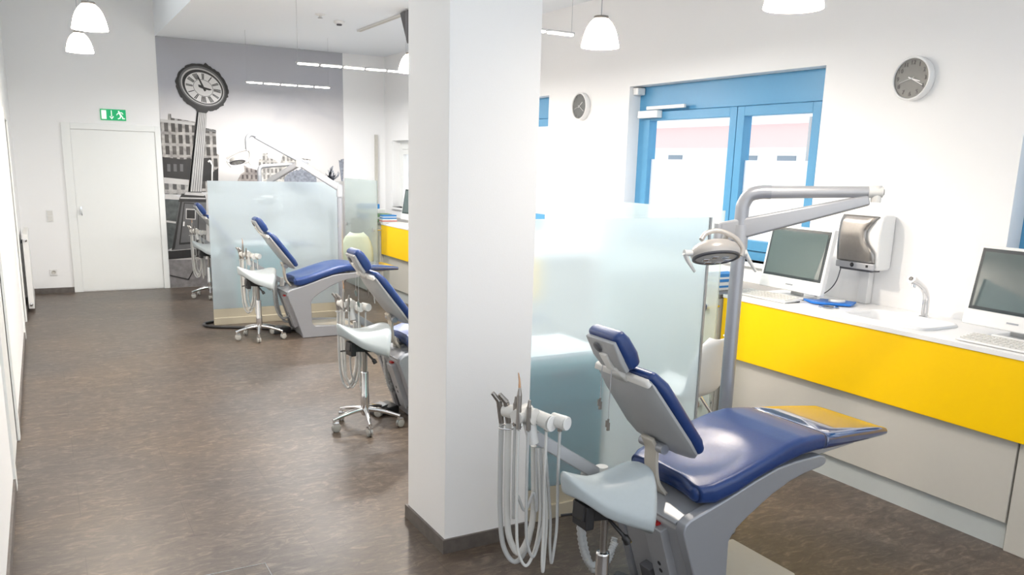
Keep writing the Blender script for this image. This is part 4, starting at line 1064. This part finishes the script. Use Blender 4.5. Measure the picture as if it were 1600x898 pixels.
# ------------------------------------------------------------ operating lamps
def lamp_head(parent, c, lens_n, side, s=1.0):
    c = V(c); n_ = -V(lens_n).normalized(); sd_ = V(side); sd_ = (sd_-n_*sd_.dot(n_)).normalized()     # n_ = dome side
    R0 = .110*s
    o = MB()
    w = n_.cross(sd_)
    def ringpts(rad, h, n=36, k=.80): return [c+n_*h+sd_*cos(2*pi*i/n)*rad+w*sin(2*pi*i/n)*rad*k for i in range(n)]
    def shell(prof, name, mat, par):
        vs = []; fs = []; n = 36
        for rad, h in prof: vs += ringpts(max(rad, .0008), h)
        for k in range(len(prof)-1):
            for i in range(n): fs.append((k*n+i, k*n+(i+1) % n, (k+1)*n+(i+1) % n, (k+1)*n+i))
        return MB().add(vs, fs, True).build(name, mat, par)
    hd = shell([(0, .055*s), (R0*.35, .053*s), (R0*.65, .045*s), (R0*.88, .030*s), (R0, .008*s), (R0, -.006*s), (R0*.95, -.018*s)], 'head', M['lampgrey'], parent)
    shell([(R0*.955, -.016*s), (R0*.96, -.024*s), (R0*.86, -.028*s), (R0*.84, -.020*s)], 'bezel', M['darkgrey'], hd)
    shell([(R0*.85, -.021*s), (R0*.5, -.030*s), (0, -.033*s)], 'lens', M['cabgrey'], hd)
    for i in range(6):
        a = 2*pi*i/6; p = c+sd_*cos(a)*R0*.45+w*sin(a)*R0*.36-n_*.031*s
        MB().obox(p, sd_, w, n_, .014*s, .011*s, .003*s).build('reflector', M['chrome'], hd, .002)
    for sg in (-1, 1):
        q0 = c+sd_*sg*R0*.96; q1 = c+sd_*sg*(R0+.035*s)
        h_ = MB().cyl(q0, q1, .012*s, .015*s, 18)
        h_.tube([q1-sd_*sg*.004, q1+V((0, 0, -.03*s))+sd_*.018*s, q1+V((0, 0, -.08*s))+sd_*.055*s], (lambda t: .012*s-.006*s*t), 12)
        h_.build('grip', M['offwhite'], hd)
    return hd
def beam(parent, a, b, h0, h1, name='spring_arm'):
    a, b = V(a), V(b); d_ = (b-a).normalized(); sd_ = d_.cross(V((0, 0, 1))).normalized(); u_ = sd_.cross(d_)
    return MB().loft([(a, sd_, u_, .021, h0, .012), (b, sd_, u_, .019, h1, .012)], cap_r=.01).build(name, M['silver2'], parent)
def pole(parent, h, r0=.032):
    p_ = MB().cyl((0, 0, .012), (0, 0, h), r0, r0, 28)
    for z_ in (.72, .82, .92): p_.cyl((0, 0, z_), (0, 0, z_+.002), r0+.0006, r0+.0006, 28)
    po = p_.build('pole', M['silver'], parent)
    MB().lathe([(.0, .014), (.09, .014), (.10, .008), (.10, 0), (.001, 0)]).build('foot', M['silver'], parent)
    return po
GL = 'treatment lamps on silver poles'
# lamp of the nearest chair
la = thing('treatment_lamp', 'treatment lamp nearest the camera, on a silver pole behind the chair', 'lamp', (2.805, 2.80, 0), group=GL)
pole(la, 1.44)
MB().cyl((0, 0, 1.36), (0, 0, 1.505), .037, .037, 28).build('collar', M['silver2'], la)
J = V((.415, -.385, 1.672))
dj = V((J.x, J.y, 0)).normalized()
MB().tube([(0, 0, 1.50), (0, 0, 1.56), (dj.x*.004, dj.y*.004, 1.60), (dj.x*.028, dj.y*.028, 1.640), (dj.x*.075, dj.y*.075, 1.655), (dj.x*.12, dj.y*.12, 1.657)], .031, 24, 8).build('elbow', M['silver'], la)
MB().cyl((dj.x*.12, dj.y*.12, 1.657), J-V((0, 0, .0))-dj*.03, .029, .024, 28).build('upper_tube', M['silver2'], la)
jt = MB().cyl(J-dj*.035, J+dj*.025, .027, .024, 24); jt.cyl(J+V((0, 0, -.045)), J+V((0, 0, .028)), .022, .020, 24)
jt.build('joint', M['offwhite'], la)
MB().cyl(J+dj*.026, J+dj*.030, .014, .014, 16).build('joint_cap', M['darkgrey'], la)
AE = V((-.075, .055, 1.462))
beam(la, J+V((-.02, .02, -.035)), AE, .024, .050)
MB().cyl(AE+V((-.01, 0, .045)), AE+V((-.01, 0, -.09)), .020, .018, 20).build('drop_tube', M['silver2'], la)
LC = V((-.300, -.165, 1.400))
yk = [AE+V((-.01, 0, -.06)), AE+V((-.03, -.10, -.02)), V((-.22, -.235, 1.345))]
sdv = V((.87, -.42, -.08)).normalized()
# C shaped yoke over the head
MB().tube([LC-sdv*.045+V((0, .03, .050)), LC-sdv*.01+V((0, .05, .080)), LC+sdv*.045+V((0, .05, .096)), LC+sdv*.10+V((0, .03, .075)), LC+sdv*.125+V((0, .01, .035)), LC+sdv*.115+V((0, 0, .0))], .0105, 14, 8).build('yoke', M['lampgrey'], la)
MB().tube([AE+V((-.01, 0, -.075)), AE+V((-.03, -.05, -.06)), LC+sdv*.08+V((0, .05, .088))], .012, 12, 8).build('yoke_stem', M['lampgrey'], la)
lamp_head(la, LC, (-.12, -.42, -.90), (.84, -.42, -.36))
# lamp behind the far partition
lb_ = thing('treatment_lamp', 'treatment lamp raised high before the picture, behind the far partition', 'lamp', (2.535, 11.25, 0), group=GL)
pole(lb_, 1.52, .028)
MB().tube([(0, 0, 1.50), (0, 0, 1.58), (.02, 0, 1.625), (.07, 0, 1.64), (.12, 0, 1.645)], .027, 18).build('elbow', M['silver2'], lb_)
MB().cyl((.12, 0, 1.645), (.64, 0, 1.69), .025, .022, 20).build('upper_tube', M['silver2'], lb_)
MB().cyl((.65, 0, 1.64), (.65, 0, 1.73), .03, .028, 20).build('joint', M['offwhite'], lb_)
beam(lb_, (.64, -.03, 1.67), (-.06, -.10, 2.02), .035, .03)
MB().tube([(-.05, -.10, 2.02), (-.11, -.10, 2.035), (-.16, -.10, 1.99), (-.165, -.10, 1.90), (-.165, -.10, 1.83)], .027, 16).build('head_elbow', M['silver2'], lb_)
LC2 = V((-.30, -.12, 1.70)); s2 = V((.9, 0, -.35)).normalized()
MB().tube([V((-.165, -.10, 1.85)), V((-.13, -.10, 1.79)), V((-.16, -.11, 1.70)), LC2+V((.09, 0, -.02))], .012, 12).build('yoke', M['lampgrey'], lb_)
MB().tube([V((-.165, -.10, 1.84)), V((-.26, -.11, 1.82)), V((-.38, -.12, 1.76)), LC2+V((-.13, 0, .02))], .011, 12).build('yoke_stem', M['lampgrey'], lb_)
lamp_head(lb_, LC2, (.15, -.35, -.9), s2, .95)
# lamp of the third chair, arm folded back over the partition
lc_ = thing('treatment_lamp', 'treatment lamp with arm folded over the far partition in a peak', 'lamp', (2.80, 8.70, 0), group=GL)
pole(lc_, 1.49, .028)
MB().cyl((0, 0, 1.36), (0, 0, 1.48), .034, .034, 24).build('collar', M['silver2'], lc_)
beam(lc_, (-.01, 0, 1.455), (-.40, .09, 1.70), .036, .030, 'lower_arm')
MB().cyl((-.41, .09, 1.665), (-.41, .09, 1.735), .03, .028, 20).build('joint', M['offwhite'], lc_)
beam(lc_, (-.41, .10, 1.695), (-.64, .45, 1.50), .030, .030)
MB().cyl((-.645, .46, 1.52), (-.645, .46, 1.38), .018, .018, 16).build('drop_tube', M['silver2'], lc_)
LC3 = V((-.66, .50, 1.30))
MB().tube([(-.645, .46, 1.39), (-.60, .46, 1.36), (-.56, .48, 1.31)], .011, 12).build('yoke', M['lampgrey'], lc_)
lamp_head(lc_, LC3, (0, .3, -1), (1, 0, 0), .9)

# ------------------------------------------------------------ shell chairs behind the partitions
M['palegreen'] = pm('pale_green_shell', (.50, .56, .44), .4)
def shell_chair(label, loc, rz, s=1, mat=None):
    r = thing('shell_chair', label, 'chair', loc, rz, group='shell chairs behind the partitions')
    NU, NV = 24, 12; vs = []; fs = []
    prof = catmull([V((0, -.22, .44)), V((0, -.10, .415)), V((0, .08, .42)), V((0, .19, .46)), V((0, .235, .60)), V((0, .27, .80*s))], 5)
    m_ = len(prof)
    for i, p in enumerate(prof):
        t = i/(m_-1); hw = .21 if t < .75 else .21*sqrt(max(.02, 1-((t-.75)/.25)**2.6*.85))
        if t < .1: hw = .19
        for j in range(NV+1):
            v = -1+2*j/NV; c_ = .045*abs(v)**2.5
            vs.append((hw*v, p.y-(c_ if t > .55 else 0), p.z+(c_ if t <= .55 else c_*.3)))
    for i in range(m_-1):
        for j in range(NV): a = i*(NV+1)+j; fs.append((a, a+1, a+NV+2, a+NV+1))
    sh = MB().add(vs, fs, True).build('shell', mat or M['white'], r); md = sh.modifiers.new('s', 'SOLIDIFY'); md.thickness = .012
    for sx_ in (-1, 1):
        for sy_ in (-1, 1): MB().tube([(sx_*.10, sy_*.08, .405), (sx_*.19, sy_*.18, .2), (sx_*.215, sy_*.21, 0)], .010, 10).build('leg', M['chrome'], r)
    box(-.11, .11, -.09, .09, .395, .408).build('seat_plate', M['chrome'], r)
    return r
shell_chair('white shell chair peeping out behind the nearer frosted partition', (3.28, 3.66, 0), radians(195))
shell_chair('pale green shape right of the far partition, built as a shell chair', (3.36, 9.9, 0), radians(170), 1.1, M['palegreen'])  # stand-in for an unclear pale green shape in the glass screen

# ------------------------------------------------------------ floor items
bh = MB().tube([(2.22, 8.30, .02), (2.0, 8.45, .016), (1.75, 8.63, .016), (1.50, 8.76, .016), (1.40, 8.86, .016), (1.385, 8.95, .016), (1.42, 9.03, .016), (1.55, 9.10, .016)], .016, 12).build('floor_hose', M['black'])
tag(bh, 'black hose curling on the floor around the corner of the far partition', 'hose')
def pedal(label, loc, rz):
    r = thing('foot_control', label, 'foot control', loc, rz, group='black foot controls by the chair bases')
    MB().loft([((-.10, 0, .022), (0, 1, 0), (0, 0, 1), .07, .022, .012), ((.08, 0, .032), (0, 1, 0), (0, 0, 1), .085, .030, .012)], cap_r=.01).build('body', M['black'], r)
    MB().obox((-.04, 0, .058), (1, 0, .18), (0, 1, 0), (-.18, 0, 1), .05, .05, .006).build('pedal', M['darkgrey'], r, .003)
    return r
pd = pedal('black foot control at the foot of the nearest chair', (1.985, 2.47, 0), radians(20))
clone(pd, 'black foot control beside the base of the whole chair in the middle distance', (2.03, 8.33, 0), radians(10))
clone(pd, 'black foot control left of the pillar at the second chair', (2.0, 5.30, 0), radians(10))

fh = thing('floor_hatch', 'square floor hatch with thin metal edging at the bottom edge of the photo', 'hatch', (.13, 2.81, 0))
box(.004, .598, .004, .596, .0005, .0015).build('cover', M['floor'], fh)
e_ = MB(); e_.box(0, .602, .596, .602, .0005, .003); e_.box(.598, .602, 0, .596, .0005, .003); e_.box(0, .598, 0, .004, .0005, .003); e_.box(0, .004, .004, .596, .0005, .003)
e_.build('metal_edging', M['chrome'], fh)
